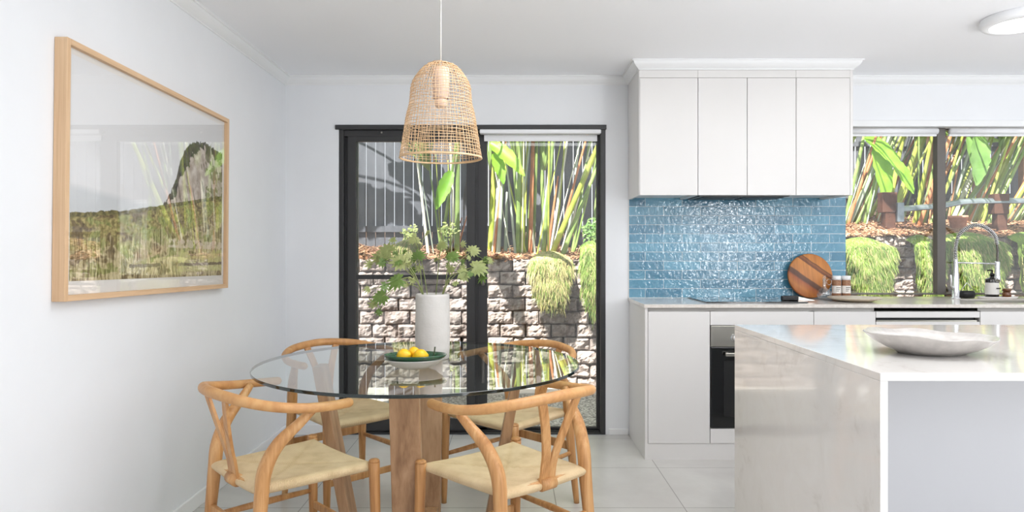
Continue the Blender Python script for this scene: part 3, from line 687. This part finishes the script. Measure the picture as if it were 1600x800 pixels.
def lemon(x, y, z, r, rot, label):
    nz = lambda a, zz: .07*noise.noise(Vector((math.cos(a)*1.5+x*30, math.sin(a)*1.5, zz*40)))
    prof = [(r*.10, -r*1.16), (r*.26, -r*1.02)]+[(r*math.cos(t)*1.0, r*math.sin(t)*1.0) for t in [R(-68+17*k) for k in range(9)]]+[(r*.26, r*1.02), (r*.08, r*1.14)]
    m = MB().lathe(prof, 28, wob=nz); o = m.build('lemon', 'lemon_skin', None, (x, y, z), rot=rot); return tag(o, label, 'lemon', 'lemons in the leaf dish')
lemon(BX-.040, BYY-.004, TZ+.0480, .0285, (R(75), 0, R(62)), 'left lemon in the green leaf dish')
lemon(BX+.026, BYY-.006, TZ+.0480, .0275, (R(85), 0, R(96)), 'right lemon in the green leaf dish')
lemon(BX-.006, BYY+.040, TZ+.0520, .0255, (R(88), 0, R(80)), 'lemon tucked behind the two front lemons')

# ------------------------------------------------------------------ pendant
PX_, PY_ = -.2935, 2.85
pd = thing('pendant_lamp', 'woven cane bell shaped pendant lamp over the dining table', 'lamp', (PX_, PY_, 0))
s379 = F/PY_
prof = [(70, 18), (74, 45), (85, 78), (100, 102), (125, 132), (150, 152), (175, 170), (200, 184), (225, 194), (250, 200), (300, 203), (340, 206), (370, 213), (400, 223), (450, 232), (500, 240), (550, 248), (600, 256), (650, 264), (690, 271), (704, 272)]
PR = [(r/4.21/s379*.985, CAMH-((y/4.21+80)-392)/s379) for y, r in prof]
def pr_at(z):
    for (r0, z0), (r1, z1) in zip(PR, PR[1:]):
        if z1 <= z <= z0: return r0+(r1-r0)*(z0-z)/(z0-z1)
    return PR[-1][0]
sh = MB(); ZT, ZB_ = PR[0][1], PR[-1][1]
wires = 58
for k in range(wires):
    j = rnd.uniform(-.02, .02); a0 = 2*math.pi*k/wires+j
    pts = []
    for i in range(27):
        z = ZT+(ZB_-ZT)*i/26; a = a0+.012*math.sin(i*.9+k); r = pr_at(z)+.0008*math.sin(i*2.1+k*1.7); pts.append((r*math.cos(a), r*math.sin(a), z))
    if k % 2: pts = pts[2:]
    sh.tube(pts, .0013, 4)
z = ZT-.004; i = 0
while z > ZB_:
    sh.tube([((pr_at(z)+.0012)*math.cos(a), (pr_at(z)+.0012)*math.sin(a), z+.0018*math.sin(2*a+i)+.0008*math.sin(7*a+3*i)) for a in [2*math.pi*q/56 for q in range(56)]], .00135, 4, closed=True)
    z -= .0132 if i % 5 else .0085; i += 1
shade = sh.build('lamp_shade', 'rattan', pd)
MB().tube([((pr_at(ZB_))*math.cos(a), (pr_at(ZB_))*math.sin(a), ZB_) for a in [2*math.pi*q/64 for q in range(64)]], .0036, 8, closed=True).build('bottom_rim', 'rattan', shade)
MB().tube([(0, 0, ZC-.02), (0, 0, ZT-.04)], .0026, 8).build('cord', 'cord_white', pd)
MB().lathe([(.05, 0), (.05, -.012), (.046, -.02), (0, -.022)], 32).build('ceiling_canopy', 'white_plastic', pd, (0, 0, ZC-.0005))
MB().lathe([(.012, -.02), (.034, -.026), (.036, -.08), (.034, -.09), (.032, -.15), (.03, -.152), (.03, -.148), (0, -.146)], 28).build('lamp_holder', 'lamp_pink', pd, (0, 0, ZT))
MB().lathe([(.014, -.146), (.026, -.158), (.028, -.172), (.02, -.188), (0, -.193)], 24).build('bulb', 'lamp_pink', pd, (0, 0, ZT))
# ceiling light
cl = thing('ceiling_light', 'round flat white ceiling light near the right edge', 'lamp', (2.49, 3.375, ZC))
MB().lathe([(.168, 0), (.172, -.004), (.172, -.03), (.166, -.040), (.135, -.044), (.134, -.040)], 64, caps=False).build('light_rim', 'white_plastic', cl)
MB().lathe([(.1345, -.041), (.12, -.046), (0, -.048)], 64, caps=False).build('diffuser', 'lamp_glow', cl)
MB().lathe([(.0, -.001), (.165, -.001), (.165, -.02), (0, -.02)], 48).build('light_base', 'grey_frame', cl)

# ------------------------------------------------------------------ framed picture
FW, FH, FD, FF = 1.29, .862, .042, .020
pf = thing('picture_frame', 'large oak framed coastal landscape print on the left wall', 'picture', (XL+.0012, 2.2415+FW/2, 1.4625))
pf.rotation_euler = (R(-1.05), 0, 0)
def bar(y0, y1, z0, z1): return MB().box(0, FD, y0, y1, z0, z1)
m = MB(); m.box(0, FD, -FW/2, -FW/2+FF, -FH/2, FH/2, 1); m.box(0, FD, FW/2-FF, FW/2, -FH/2, FH/2, 1); m.box(0, FD, -FW/2+FF, FW/2-FF, -FH/2, -FH/2+FF); m.box(0, FD, -FW/2+FF, FW/2-FF, FH/2-FF, FH/2)
m.build('frame', ['frame_oak', 'frame_oak_upright'], pf, bevel=.0012)
MB().box(.004, .024, -FW/2+FF, FW/2-FF, -FH/2+FF, FH/2-FF).build('mat_board', 'label_white', pf)
MB().add([(.034, -FW/2+FF, -FH/2+FF), (.034, FW/2-FF, -FH/2+FF), (.034, FW/2-FF, FH/2-FF), (.034, -FW/2+FF, FH/2-FF)], [(0, 1, 2, 3)]).build('glazing', 'picture_glass', pf)
# the print: grassy headland under a pale sky, as a coloured grid
nu, nv = 520, 340; px0, px1 = -FW/2+FF+.03, FW/2-FF-.022; pz0, pz1 = -FH/2+FF+.045, FH/2-FF-.02
uu = np.linspace(0, 1, nu+1); vv = np.linspace(0, 1, nv+1)
cols = []; vs = []
def N(x, y, s=0): return noise.noise(Vector((x, y, s)))
def fb(x, y, s=0): return N(x, y, s)*.55+N(x*2.1, y*2.1, s+3)*.28+N(x*4.3, y*4.3, s+7)*.17
def mixc(a, b, t): t = max(0, min(1, t)); return tuple(a[k]*(1-t)+b[k]*t for k in range(3))
HU = [.50, .56, .60, .63, .67, .71, .78, .85, .92, 1.0]; HV = [.38, .48, .56, .67, .75, .80, .83, .84, .82, .81]
SKYC = (238, 238, 239); SEA = (216, 219, 221)
for v in vv:
    for u in uu:
        vs.append((.0245, px0+(px1-px0)*u, pz0+(pz1-pz0)*v))
        wdt = u
        near = .30+.16*u+.10*max(0, u-.3)+.014*fb(u*22, 3)                  # top of the near slope
        head = float(np.interp(u, HU, HV))+.022*fb(u*40, 1)+.014*N(u*120, 3)
        c = SKYC
        if v < .47-.1*u and v > .30: c = mixc(SKYC, SEA, (.44-.09*u-v)*30)
        if v < head and u > .50:
            k = fb(u*26, v*20, 5); dist = (head-v)
            c = mixc((222, 212, 200), (176, 160, 144), .5+1.3*k)
            tr = .05+.08*max(0, 1-abs(u-.66)/.12)+.09*k
            if dist < tr: c = mixc((66, 62, 56), (110, 104, 84), .5+1.5*fb(u*60, v*26, 9))
            if dist < tr and k > .02: c = mixc(c, (96, 100, 70), min(1, k*5))
            if u > .84 and fb(u*18, v*16, 14) > .04: c = mixc(c, (120, 122, 84), .7)
            if fb(u*60+v*14, v*8, 12) > .2: c = mixc(c, (110, 96, 84), .6)
        if v < near:
            k = fb(u*30, v*34, 4); g = fb(u*110, v*40, 6); b_ = fb(u*13, v*15, 11); dn = near-v
            c = mixc((176, 162, 116), (226, 212, 172), .5+1.6*g)
            if dn < .17: c = mixc((128, 118, 74), (196, 180, 122), .5+1.8*fb(u*70, v*60, 8))
            if b_ > .05 and dn < .30: c = mixc(c, mixc((122, 126, 72), (184, 184, 116), .5+1.6*g), min(1, (b_-.05)*14))
            if b_ < -.10: c = mixc(c, mixc((92, 78, 56), (140, 120, 86), .5+1.6*g), min(.9, (-b_-.1)*10))
            if dn < .022: c = mixc((96, 90, 60), (150, 140, 90), .5+2*fb(u*60, v*50, 8))
            st_ = N(u*170+3*N(u*9, v*6), v*11+3*N(u*14, v*3), 2)
            if dn > .12: c = mixc(c, (226, 212, 168) if st_ > 0 else (112, 96, 62), min(.65, abs(st_)*1.7))
            if u > .62 and .03 < v < .15+.03*math.sin(u*14)+.04*k: c = mixc(c, (206, 206, 136), .5+k)
            if .55 < u and .17 < v < .215+.03*k and k > -.1: c = mixc(c, (224, 206, 186), .75)
            if .05 < v-.02*u+.01*k < .068 and (u > .62 or .3 < u < .5): c = mixc(c, (96, 82, 70), .7)
        cols.append(c)
fs = [(j*(nu+1)+i, j*(nu+1)+i+1, (j+1)*(nu+1)+i+1, (j+1)*(nu+1)+i) for j in range(nv) for i in range(nu)]
m = MB(); m.add(vs, fs); pr = m.build('landscape_print', 'print_ink', pf)
ca = pr.data.color_attributes.new('Col', 'FLOAT_COLOR', 'POINT')
ca.data.foreach_set('color', np.array([srgb(*[min(255, max(0, q)) for q in c]) for c in cols], dtype=np.float32).ravel())

# ================================================================== garden
GZ = -.10
def gnd(x, y):   # garden bed height behind the retaining walls
    zl = 1.12+max(0, (y-6.7))*.10; zr = 1.37+max(0, (y-7.95))*.24
    t = max(0, min(1, (x-1.5)/1.2)); return zl*(1-t)+zr*t+.03*noise.noise(Vector((x*1.5, y*1.5, 0)))
struct(box('garden_ground', 'mulch_soil', -12, 14, 4.6, 16, -.6, -.16), 'earth under the garden path', 'ground')
gp = MB(); gp.grid(lambda u, v: (-7+17*u, 4.745+1.62*v, GZ+.012*noise.noise(Vector((u*80, v*9, 1)))), 60, 12)
tag(gp.build('gravel', 'gravel_stone'), 'grey gravel strip outside the glass door', 'gravel', kind='stuff')
box_ = MB()
for i in range(26): box_.box(-7+.62*i, -7+.62*i+.61, 6.30, 6.56, -.16, -.088)
struct(box_.build('paver_edging', 'paver'), 'pale paver edging at the foot of the stone wall', 'paving')
tag(MB().box(DX0, DX1, YB+WT, YB+WT+.09, -.12, -.035).build('drain_channel', 'galvanised'), 'metal drain grate outside the door sill', 'drain')
gb = MB()
for i in range(60): gb.box(DX0+.004+.029*i, DX0+.018+.029*i, YB+WT+.012, YB+WT+.078, -.035, -.028)
o_ = [o for o in COL.objects if o.name == 'drain_channel'][0]
gb.build('grate_bars', 'beige_ceramic', o_)
def block_wall(name, p0, p1, z0, rows, bh, bw, label, seed):
    r_ = random.Random(seed); d_ = Vector((p1[0]-p0[0], p1[1]-p0[1], 0)); L_ = d_.length; d_.normalize(); nrm = Vector((d_.y, -d_.x, 0))
    m = MB(); cnt = int(L_/bw)+2
    o0 = Vector((p0[0], p0[1], 0))
    m.add([o0-nrm*.20+Vector((0, 0, z0)), o0+d_*L_-nrm*.20+Vector((0, 0, z0)), o0+d_*L_-nrm*.20+Vector((0, 0, z0+rows*bh)), o0-nrm*.20+Vector((0, 0, z0+rows*bh)),
           o0-nrm*.3+Vector((0, 0, z0)), o0+d_*L_-nrm*.3+Vector((0, 0, z0)), o0+d_*L_-nrm*.3+Vector((0, 0, z0+rows*bh)), o0-nrm*.3+Vector((0, 0, z0+rows*bh))], [(0, 1, 2, 3), (3, 2, 6, 7)])
    for r in range(rows):
        back = .007*r
        for c in range(cnt):
            a = (c-(.5 if r % 2 else 0))*bw+r_.uniform(-.006, .006); b = a+bw-.011+r_.uniform(-.004, .004); a = max(0, a); b = min(L_, b)
            if b-a < .03: continue
            zz0 = z0+r*bh+.002; zz1 = z0+(r+1)*bh-.005; out = r_.uniform(0.0, .03); tilt = r_.uniform(-.02, .02); sd = r_.random()*99
            nx, nz = 12, 7; vs = []
            for j in range(nz+1):
                for i in range(nx+1):
                    u, v = i/nx, j/nz; eu = min(u, 1-u)*2; ev = min(v, 1-v)*2
                    bul = .022*min(1, eu*5)**.6*min(1, ev*4)**.6
                    d = out+tilt*(u-.5)*2+bul+(.040*noise.noise(Vector((a+u*(b-a), zz0+v*bh, sd))*15)+.022*noise.noise(Vector((a+u*(b-a), zz0+v*bh, sd))*38))*(.35+.65*min(1, eu*5))-back
                    vs.append(o0+d_*(a+(b-a)*u)+nrm*d+Vector((0, 0, zz0+(zz1-zz0)*v)))
            fs = [(j*(nx+1)+i, j*(nx+1)+i+1, (j+1)*(nx+1)+i+1, (j+1)*(nx+1)+i) for j in range(nz) for i in range(nx)]
            K = len(vs); # side returns
            for i in range(nx): pass
            def back_ring(idx):
                s_ = len(vs)
                for q in idx: vs.append(vs[q]-nrm*(.16))
                for q in range(len(idx)-1): fs.append((idx[q], s_+q, s_+q+1, idx[q+1]))
            back_ring([i for i in range(nx+1)]); back_ring([nz*(nx+1)+i for i in range(nx, -1, -1)])
            back_ring([j*(nx+1) for j in range(nz, -1, -1)]); back_ring([j*(nx+1)+nx for j in range(nz+1)])
            m.add(vs, fs)
    return struct(m.build(name, 'split_stone'), label, 'retaining wall')
block_wall('retaining_wall', (-5.5, 6.60), (1.62, 6.60), GZ-.02, 10, .1255, .245, 'split face stone block retaining wall behind the glass door', 3)
block_wall('retaining_wall', (1.62, 6.60), (2.45, 7.9), GZ-.02, 11, .1255, .245, 'angled run of stone block wall between door and kitchen window', 4)
block_wall('retaining_wall', (2.45, 7.9), (10.5, 7.9), GZ-.02, 12, .1255, .23, 'split face stone block retaining wall behind the kitchen window', 5)
# bed surface
def wl(x): return 6.62 if x < 1.62 else (6.62+(x-1.62)*1.566 if x < 2.45 else 7.92)
m = MB(); m.grid(lambda u, v: (-5.5+16*u, wl(-5.5+16*u)+.01+(10.8-wl(-5.5+16*u))*v, gnd(-5.5+16*u, wl(-5.5+16*u)+(10.8-wl(-5.5+16*u))*v)), 120, 30)
struct(m.build('garden_bed', 'mulch_soil'), 'raised garden bed behind the stone wall', 'garden bed')
m = MB(); r_ = random.Random(11)
for i in range(15000):
    x = r_.uniform(-2.6, 7.6); y = wl(x)+abs(r_.gauss(0, .55)); 
    if y > 9.5: continue
    z = gnd(x, y)+r_.uniform(0, .03); a = r_.uniform(0, 6.28); L_ = r_.uniform(.012, .045); wd = r_.uniform(.004, .010); d = Vector((math.cos(a), math.sin(a), r_.uniform(-.5, .5)))*L_; s_ = Vector((-math.sin(a), math.cos(a), r_.uniform(-.4, .4)))*wd; p = Vector((x, y, z)); t_ = Vector((0, 0, .004))
    m.add([p-d-s_, p+d-s_, p+d+s_, p-d+s_, p-d-s_+t_, p+d-s_+t_, p+d+s_+t_, p-d+s_+t_], [(4, 5, 6, 7), (0, 1, 5, 4), (2, 3, 7, 6), (1, 2, 6, 5), (3, 0, 4, 7)])
tag(m.build('bark_mulch', 'mulch_chip'), 'pale bark chips and dry litter on the raised garden bed', 'mulch', kind='stuff')
# fences
def fence(x0, x1, Y, zb, zt, label, mat, pitch=.109, gapw=.008, rails=()):
    f_ = thing('fence', label, 'fence'); m = MB(); x = x0; k = 0
    while x < x1: m.box(x, x+pitch-gapw, Y, Y+.018, zb+rnd.uniform(-.01, .01), zt); x += pitch; k += 1
    m.build('paling_panel', mat, f_)
    for z in rails: box('rail', mat, x0, x1, Y-.04, Y, z-.035, z+.035, f_)
    x = x0+.6
    while x < x1: box('post', mat, x, x+.09, Y+.02, Y+.11, zb-.4, zt+.02, f_); x += 2.4
    return f_
fence(-5.5, 2.6, 8.0, 1.20, 3.35, 'tall dark grey paling fence behind the door side plants', 'fence_paint', rails=(1.46, 2.95))
fence(2.6, 11, 10.0, 1.5, 3.3, 'dark paling fence far behind the kitchen window plants', 'fence_paint', .14, .02, rails=(2.0, 2.75))
# neighbour's pergola posts beyond window
for i, (x, label) in enumerate(((5.9, 'left timber post behind the window plants'), (6.55, 'middle timber post behind the window plants'), (7.2, 'right timber post behind the window plants'))):
    p_ = thing('timber_post', label, 'post', (x, 9.7, 1.6), group='tall timber posts at the back of the garden'); box('post_shaft', 'timber_neighbour', -.06, .06, -.05, .05, 0, 1.9, p_)

# strap stalks and paddle leaves
def blade_leaf(mb, p0, d, up, L_, W_, bend=.35, mi=0, seed=0):
    d = d.normalized(); sd = d.cross(up).normalized(); nr = sd.cross(d)
    vs = []; n_ = 12
    for i in range(n_+1):
        u = i/n_; w_ = W_*math.sin(math.pi*min(1, .06+u*.93))**.62*(1-.22*u); c = p0+d*L_*u*(1-.18*bend*u)-Vector((0, 0, 1))*L_*bend*u*u
        rag = 1+.10*math.sin(i*2.3+seed)
        vs += [c-sd*w_*rag+nr*w_*.32, c-sd*w_*.5+nr*w_*.10, c, c+sd*w_*.5+nr*w_*.10, c+sd*w_*(2-rag)+nr*w_*.32]
    fs = [(5*i+k, 5*i+k+1, 5*i+6+k, 5*i+5+k) for i in range(n_) for k in range(4)]
    mb.add(vs, fs, mi, True)
STM = {'g': 'stalk_green', 'l': 'stalk_lime', 'p': 'stalk_pale', 'r': 'stalk_rust', 'y': 'stalk_grey'}
def clump(label, stalks, Y, leaves=(), cx=(-.35, .35), nc=10, fwd=0):
    """stalks: (px base, py base, px at top line, py top line, width px, colour)"""
    s0 = F/Y; b0 = at(stalks[0][0], 392, Y); base = Vector((b0.x, Y, gnd(b0.x, Y)-.02))
    c = thing('bird_of_paradise_plant', label, 'plant', base, group='tall strap stalk plants in the garden bed')
    extra = [(bx+rnd.uniform(-9, 9), by-rnd.uniform(0, 8), tx+rnd.uniform(-22, 22), ty, wpx*rnd.uniform(.3, .6), rnd.choice('gylprp')) for bx, by, tx, ty, wpx, k in stalks if ty < 262]
    stalks = [(a1, a2, a3, a4, a5*.86, a6) for a1, a2, a3, a4, a5, a6 in stalks]+(extra if Y < 8 else extra[::2])
    for i, (bx, by, tx, ty, wpx, k) in enumerate(stalks):
        y1 = Y+rnd.uniform(-.22, .22); p = at(bx, by, y1); p.z = gnd(p.x, y1)-.03; q = at(tx, ty, y1+rnd.uniform(-.1, .25)); dr = q-p
        ext = (2.55-rnd.uniform(0, .4))/max(.3, dr.z) if ty < 235 else 1.0; q2 = p+dr*ext
        mid = p.lerp(q2, .5)+Vector((-.02*dr.x, 0, .0)); r0 = wpx/s0/2
        pts, rr = spline([p, mid, q2], 7, [r0*1.25, r0*.95, r0*.55])
        MB().tube([v-base for v in pts], rr, 8, flat=.55, up=(0, 1, 0)).build('leaf_stalk', STM[k], c)
        if ext > 1 and k != 'r' and i % 2 == 0:
            m = MB(); dd = Vector((dr.x*.8+rnd.uniform(-.3, .3), rnd.uniform(-.5, .3), 1.0)); blade_leaf(m, q2-base, dd, Vector((rnd.uniform(-.4, .4), -1, .3)), rnd.uniform(.8, 1.2), rnd.uniform(.11, .16), .35, 0, i); m.build('leaf_blade', 'leaf_mid' if i % 4 else 'leaf_bright', c)
    for q in range(nc):  # unseen crown blades, added above the view to shade fence and walls
        top = at(stalks[q % len(stalks)][2], 220, Y); z0_ = rnd.uniform(2.62, 3.5); h0 = Vector((top.x+rnd.uniform(*cx), Y+rnd.uniform(-.4, .35), z0_)); fw = q < fwd; a_ = rnd.uniform(0, 6.28)
        if fw: h0 = Vector((h0.x-rnd.uniform(.1, .6), min(Y-1.25, 7.1)-rnd.uniform(0, .5), rnd.uniform(2.62, 2.95)))
        m = MB(); blade_leaf(m, h0-base, Vector((math.cos(a_), math.sin(a_)*.8, rnd.uniform(0, .5))), Vector((rnd.uniform(-.4, .4), -.5, 1)), rnd.uniform(.5, .95), rnd.uniform(.10, .17), .12, 0, q)
        m.tube(spline([Vector((0, 0, .9)), Vector((0, 0, 1.6)).lerp(h0-base, .4)+Vector((0, 0, .2*fw)), h0-base], 5), .011, 5, 1); m.build('leaf_blade', ['leaf_mid' if q % 3 else 'leaf_bright', 'stalk_green'], c)
    for i, (px, py, dx, dz, L_, W_, mt) in enumerate(leaves):
        m = MB(); p = at(px, py, Y-.3); blade_leaf(m, p-base, Vector((dx, -.25, dz)), Vector((.25, -1, .35)), L_, W_, .25, 0, i); m.build('leaf_blade', mt, c)
    return c
clump('slender clump with a pale leaning stalk seen through the left door pane', [(670, 388, 650, 236, 5, 'p'), (688, 388, 712, 232, 5, 'g'), (690, 372, 668, 240, 3.5, 'g'), (714, 386, 716, 225, 8, 'g'), (700, 388, 722, 340, 3, 'r'), (712, 388, 732, 330, 3, 'r'), (705, 386, 700, 250, 3, 'l')], 7.3,
      [(706, 268, -.45, -.9, .36, .075, 'leaf_bright')], (-1.9, .2), 24, 6)
clump('leaning yellow green clump at the left of the right door leaf', [(766, 384, 774, 220, 9, 'l'), (776, 386, 783, 230, 6, 'l'), (778, 386, 786, 262, 7, 'y'), (790, 384, 792, 300, 6, 'y'), (771, 388, 790, 225, 4, 'r')], 7.25,
      [(766, 224, .75, -.5, .45, .085, 'leaf_bright'), (772, 240, .4, -1, .28, .07, 'leaf_bright')])
clump('dense clump of upright stalks at the centre of the right door leaf', [(808, 386, 813, 222, 7, 'g'), (815, 388, 800, 222, 6, 'g'), (824, 384, 838, 222, 9, 'g'), (836, 388, 828, 320, 4, 'p'), (828, 360, 833, 222, 7, 'r'), (806, 380, 790, 240, 4, 'y'), (841, 380, 866, 222, 6, 'y'), (818, 386, 824, 224, 4, 'l')], 7.2, fwd=4)
clump('fan of leaning stalks in front of the grey fence at the right door edge', [(851, 390, 845, 222, 7, 'g'), (848, 380, 864, 222, 6, 'g'), (858, 376, 938, 222, 8, 'l'), (876, 388, 940, 245, 8, 'g'), (860, 388, 886, 224, 5, 'p'), (855, 380, 872, 275, 5, 'r'), (926, 370, 933, 290, 7, 'g'), (866, 384, 915, 224, 4, 'r'), (884, 382, 905, 222, 4, 'y'), (893, 380, 922, 222, 5, 'g')], 7.15)
RW = random.Random(21)
def wfan(label, xs, n, Y, lean, leaves=()):
    st = []
    for i in range(n):
        b = RW.uniform(*xs); h = RW.uniform(.6, 1.15); st.append((b, 352+RW.uniform(-6, 8), b+lean*150*h+RW.uniform(-20, 25), 215, RW.uniform(3.5, 8.5), RW.choice('gglllgprry')))
    clump(label, st, Y, leaves, fwd=5)
wfan('fan of orange and green stalks beside the backsplash edge of the window', (1318, 1350), 12, 8.6, .30)
wfan('leaning stalks around the bright paddle leaf in the left window pane', (1352, 1400), 12, 8.8, .32,
     [(1368, 228, .1, -1, .62, .15, 'leaf_bright'), (1392, 250, .55, -.8, .42, .11, 'leaf_bright'), (1352, 215, .6, -.5, .55, .12, 'leaf_bright')])
wfan('leaning stalks left of the window mullion', (1405, 1462), 13, 8.7, .38)
wfan('stalk clump right of the window mullion under a broad leaf', (1470, 1530), 13, 8.9, .42,
     [(1530, 212, -.25, -1, .55, .16, 'leaf_mid'), (1512, 214, .1, -1, .5, .1, 'leaf_mid')])
wfan('strongly leaning stalk clump at the right end of the window', (1530, 1610), 12, 8.8, .5)
wfan('stalks beyond the right frame edge of the window', (1600, 1680), 8, 8.8, .3)
# wall shade comes from the unseen forward blades added in the clumps
# trailing ground cover
def trailing(label, px0, px1, ptop, pbot, Y, mat, n=1500, seed=1, dens=1):
    r_ = random.Random(seed); s0 = F/Y; a = at(px0, ptop, Y); b = at(px1, pbot, Y); cx = (a.x+b.x)/2; hw = (b.x-a.x)/2; zt, zb = a.z, b.z
    base = Vector((cx, Y, zt)); m = MB()
    def surf(u, v):   # u across, v down
        e_ = abs(2*u-1); w_ = hw*(.80+.22*math.sin(math.pi*min(1, v*1.3+.12))+.10*noise.noise(Vector((v*4, seed, 0))))
        bulge = (.05+.12*math.sqrt(max(0, 1-e_**2.4)))*(.45+.55*math.sin(math.pi*min(1, v*.8+.15)))+.03*noise.noise(Vector((u*5, v*6, seed)))
        ln = 1-.30*e_**2+.16*noise.noise(Vector((u*4.5, seed*3, 2))); back = max(0, 1-v*7)
        return Vector(((u*2-1)*w_*(1-.10*back), -bulge+.24*back, -(zt-zb)*(v-.10*(1-back)*0)*ln-.05*e_**2*(1-v)))
    m.grid(lambda u, v: surf(u, v)+Vector((0, .03, 0)), 14, 14, 0)
    for i in range(n):
        u, v = r_.random(), r_.random()**.8*.95; p = surf(u, v); L_ = r_.uniform(.05, .15); sway = r_.uniform(-.045, .045); wd = r_.uniform(.0018, .0045)
        pts = [p, p+Vector((sway*.4, -.03, -L_*.25)), p+Vector((sway, -.04+r_.uniform(-.03, .02), -L_))]
        m.strip(pts, [wd, wd, wd*.2], (math.cos(r_.uniform(-.6, .6)), math.sin(r_.uniform(-.6, .6)), 0), 1 if r_.random() < .25 else 0)
    tag(m.build('trailing_plant', list(mat), None, base), label, 'plant', 'trailing ground cover over the stone walls')
G, D = ('grass_green', 'grass_dry'), ('grass_dry', 'grass_green')
trailing('straw pale tuft trailing over the wall near the door centre', 828, 893, 392, 476, 6.50, D, 2600, 1)
trailing('green trailing tuft at the right edge of the glass door', 906, 944, 376, 486, 6.48, G, 2400, 2)
trailing('dry and green trailing mat beside the backsplash', 1318, 1392, 370, 470, 7.75, G, 4200, 3)
trailing('green trailing mat left of the window mullion', 1427, 1466, 366, 475, 7.75, G, 3200, 4)
trailing('wide green trailing mat behind the kitchen tap', 1476, 1566, 362, 480, 7.75, G, 4600, 5)
trailing('green trailing mat at the right end of the window', 1588, 1640, 362, 475, 7.75, G, 1500, 6)
trailing('small dry tuft on the wall top at the left door pane', 618, 660, 372, 402, 6.55, D, 500, 7)
# small leafy shrub at right door edge
def shrub(label, px, py, Y, r, n, mt, seed):
    r_ = random.Random(seed); c = at(px, py, Y); g = gnd(c.x, Y); base = Vector((c.x, Y, g-.01)); m = MB(); s = thing('leafy_shrub', label, 'plant', base, group='small leafy shrubs on the garden bed')
    st = MB()
    for i in range(9):
        a = r_.uniform(0, 6.28); st.tube([(0, 0, 0), (.4*r*math.cos(a), .4*r*math.sin(a), (c.z-g)*.6), (r*.8*math.cos(a), r*.8*math.sin(a), (c.z-g)+r*.4)], .003, 5)
    st.build('stem', 'leaf_vase_dark', s)
    for i in range(n):
        a, b = r_.uniform(0, 6.28), r_.uniform(-1, 1); rr = r*r_.random()**.4; p = Vector((rr*math.cos(a)*math.sqrt(1-b*b), rr*math.sin(a)*math.sqrt(1-b*b), rr*b+c.z-g))
        blade_leaf(m, p, Vector((r_.uniform(-1, 1), r_.uniform(-1, .3), r_.uniform(-.4, .9))), Vector((.1, -1, .6)), r_.uniform(.03, .055), r_.uniform(.008, .014), .3, 0, i)
    m.build('foliage', mt, s)
shrub('small leafy shrub at the right edge of the door behind the wall top', 928, 358, 6.95, .13, 130, 'leaf_mid', 1)
shrub('small pale leafy shrub on the bed in the left door pane', 700, 360, 6.9, .10, 60, 'leaf_vase', 2)
shrub('low leafy shrub at the left end of the bed', 640, 362, 7.0, .09, 60, 'leaf_vase', 3)
shrub('low shrub by the door stile on the bed', 738, 392, 6.72, .07, 60, 'leaf_vase', 4)
# brown posts with a galvanised pipe rail, seen through the kitchen window
def gpost(px, label, w_=.2):
    a = at(px, 392, 8.25); p_ = thing('bollard_post', label, 'post', (a.x, 8.25, gnd(a.x, 8.25)-.05), group='brown posts carrying the metal rail')
    box('post_shaft', 'post_brown', -.06, .06, -.05, .05, 0, .34, p_, .004); box('post_head', 'post_brown', -.10, .075, -.06, .06, .26, .50, p_, .006); return a.x
xa = gpost(1388, 'brown post holding the metal rail in the left window pane'); xb = gpost(1562, 'brown post holding the metal rail behind the tap')
ra = thing('metal_rail', 'grey metal rail running between the brown garden posts', 'rail')
MB().tube(spline([(xa+.09, 8.22, 1.70), (xa+.6, 8.22, 1.745), (xb-.3, 8.22, 1.80), (xb+.9, 8.22, 1.80)], 8), .045, 14, flat=.5).build('rail_tube', 'galvanised', ra)
box('rail_bracket', 'galvanised', xa+.06, xa+.14, 8.16, 8.28, 1.55, 1.78, ra, .004)
pg = at(1497, 350, 8.35)
po = thing('terracotta_pot', 'pinkish terracotta pot on the bed right of the mullion', 'pot', (pg.x, 8.35, gnd(pg.x, 8.35)-.01))
MB().lathe([(.06, 0), (.075, .0), (.10, .15), (.105, .15), (.108, .18), (.095, .18), (.09, .14), (0, .13)], 28, c=(0, 0, 0)).build('pot_body', 'terracotta', po)
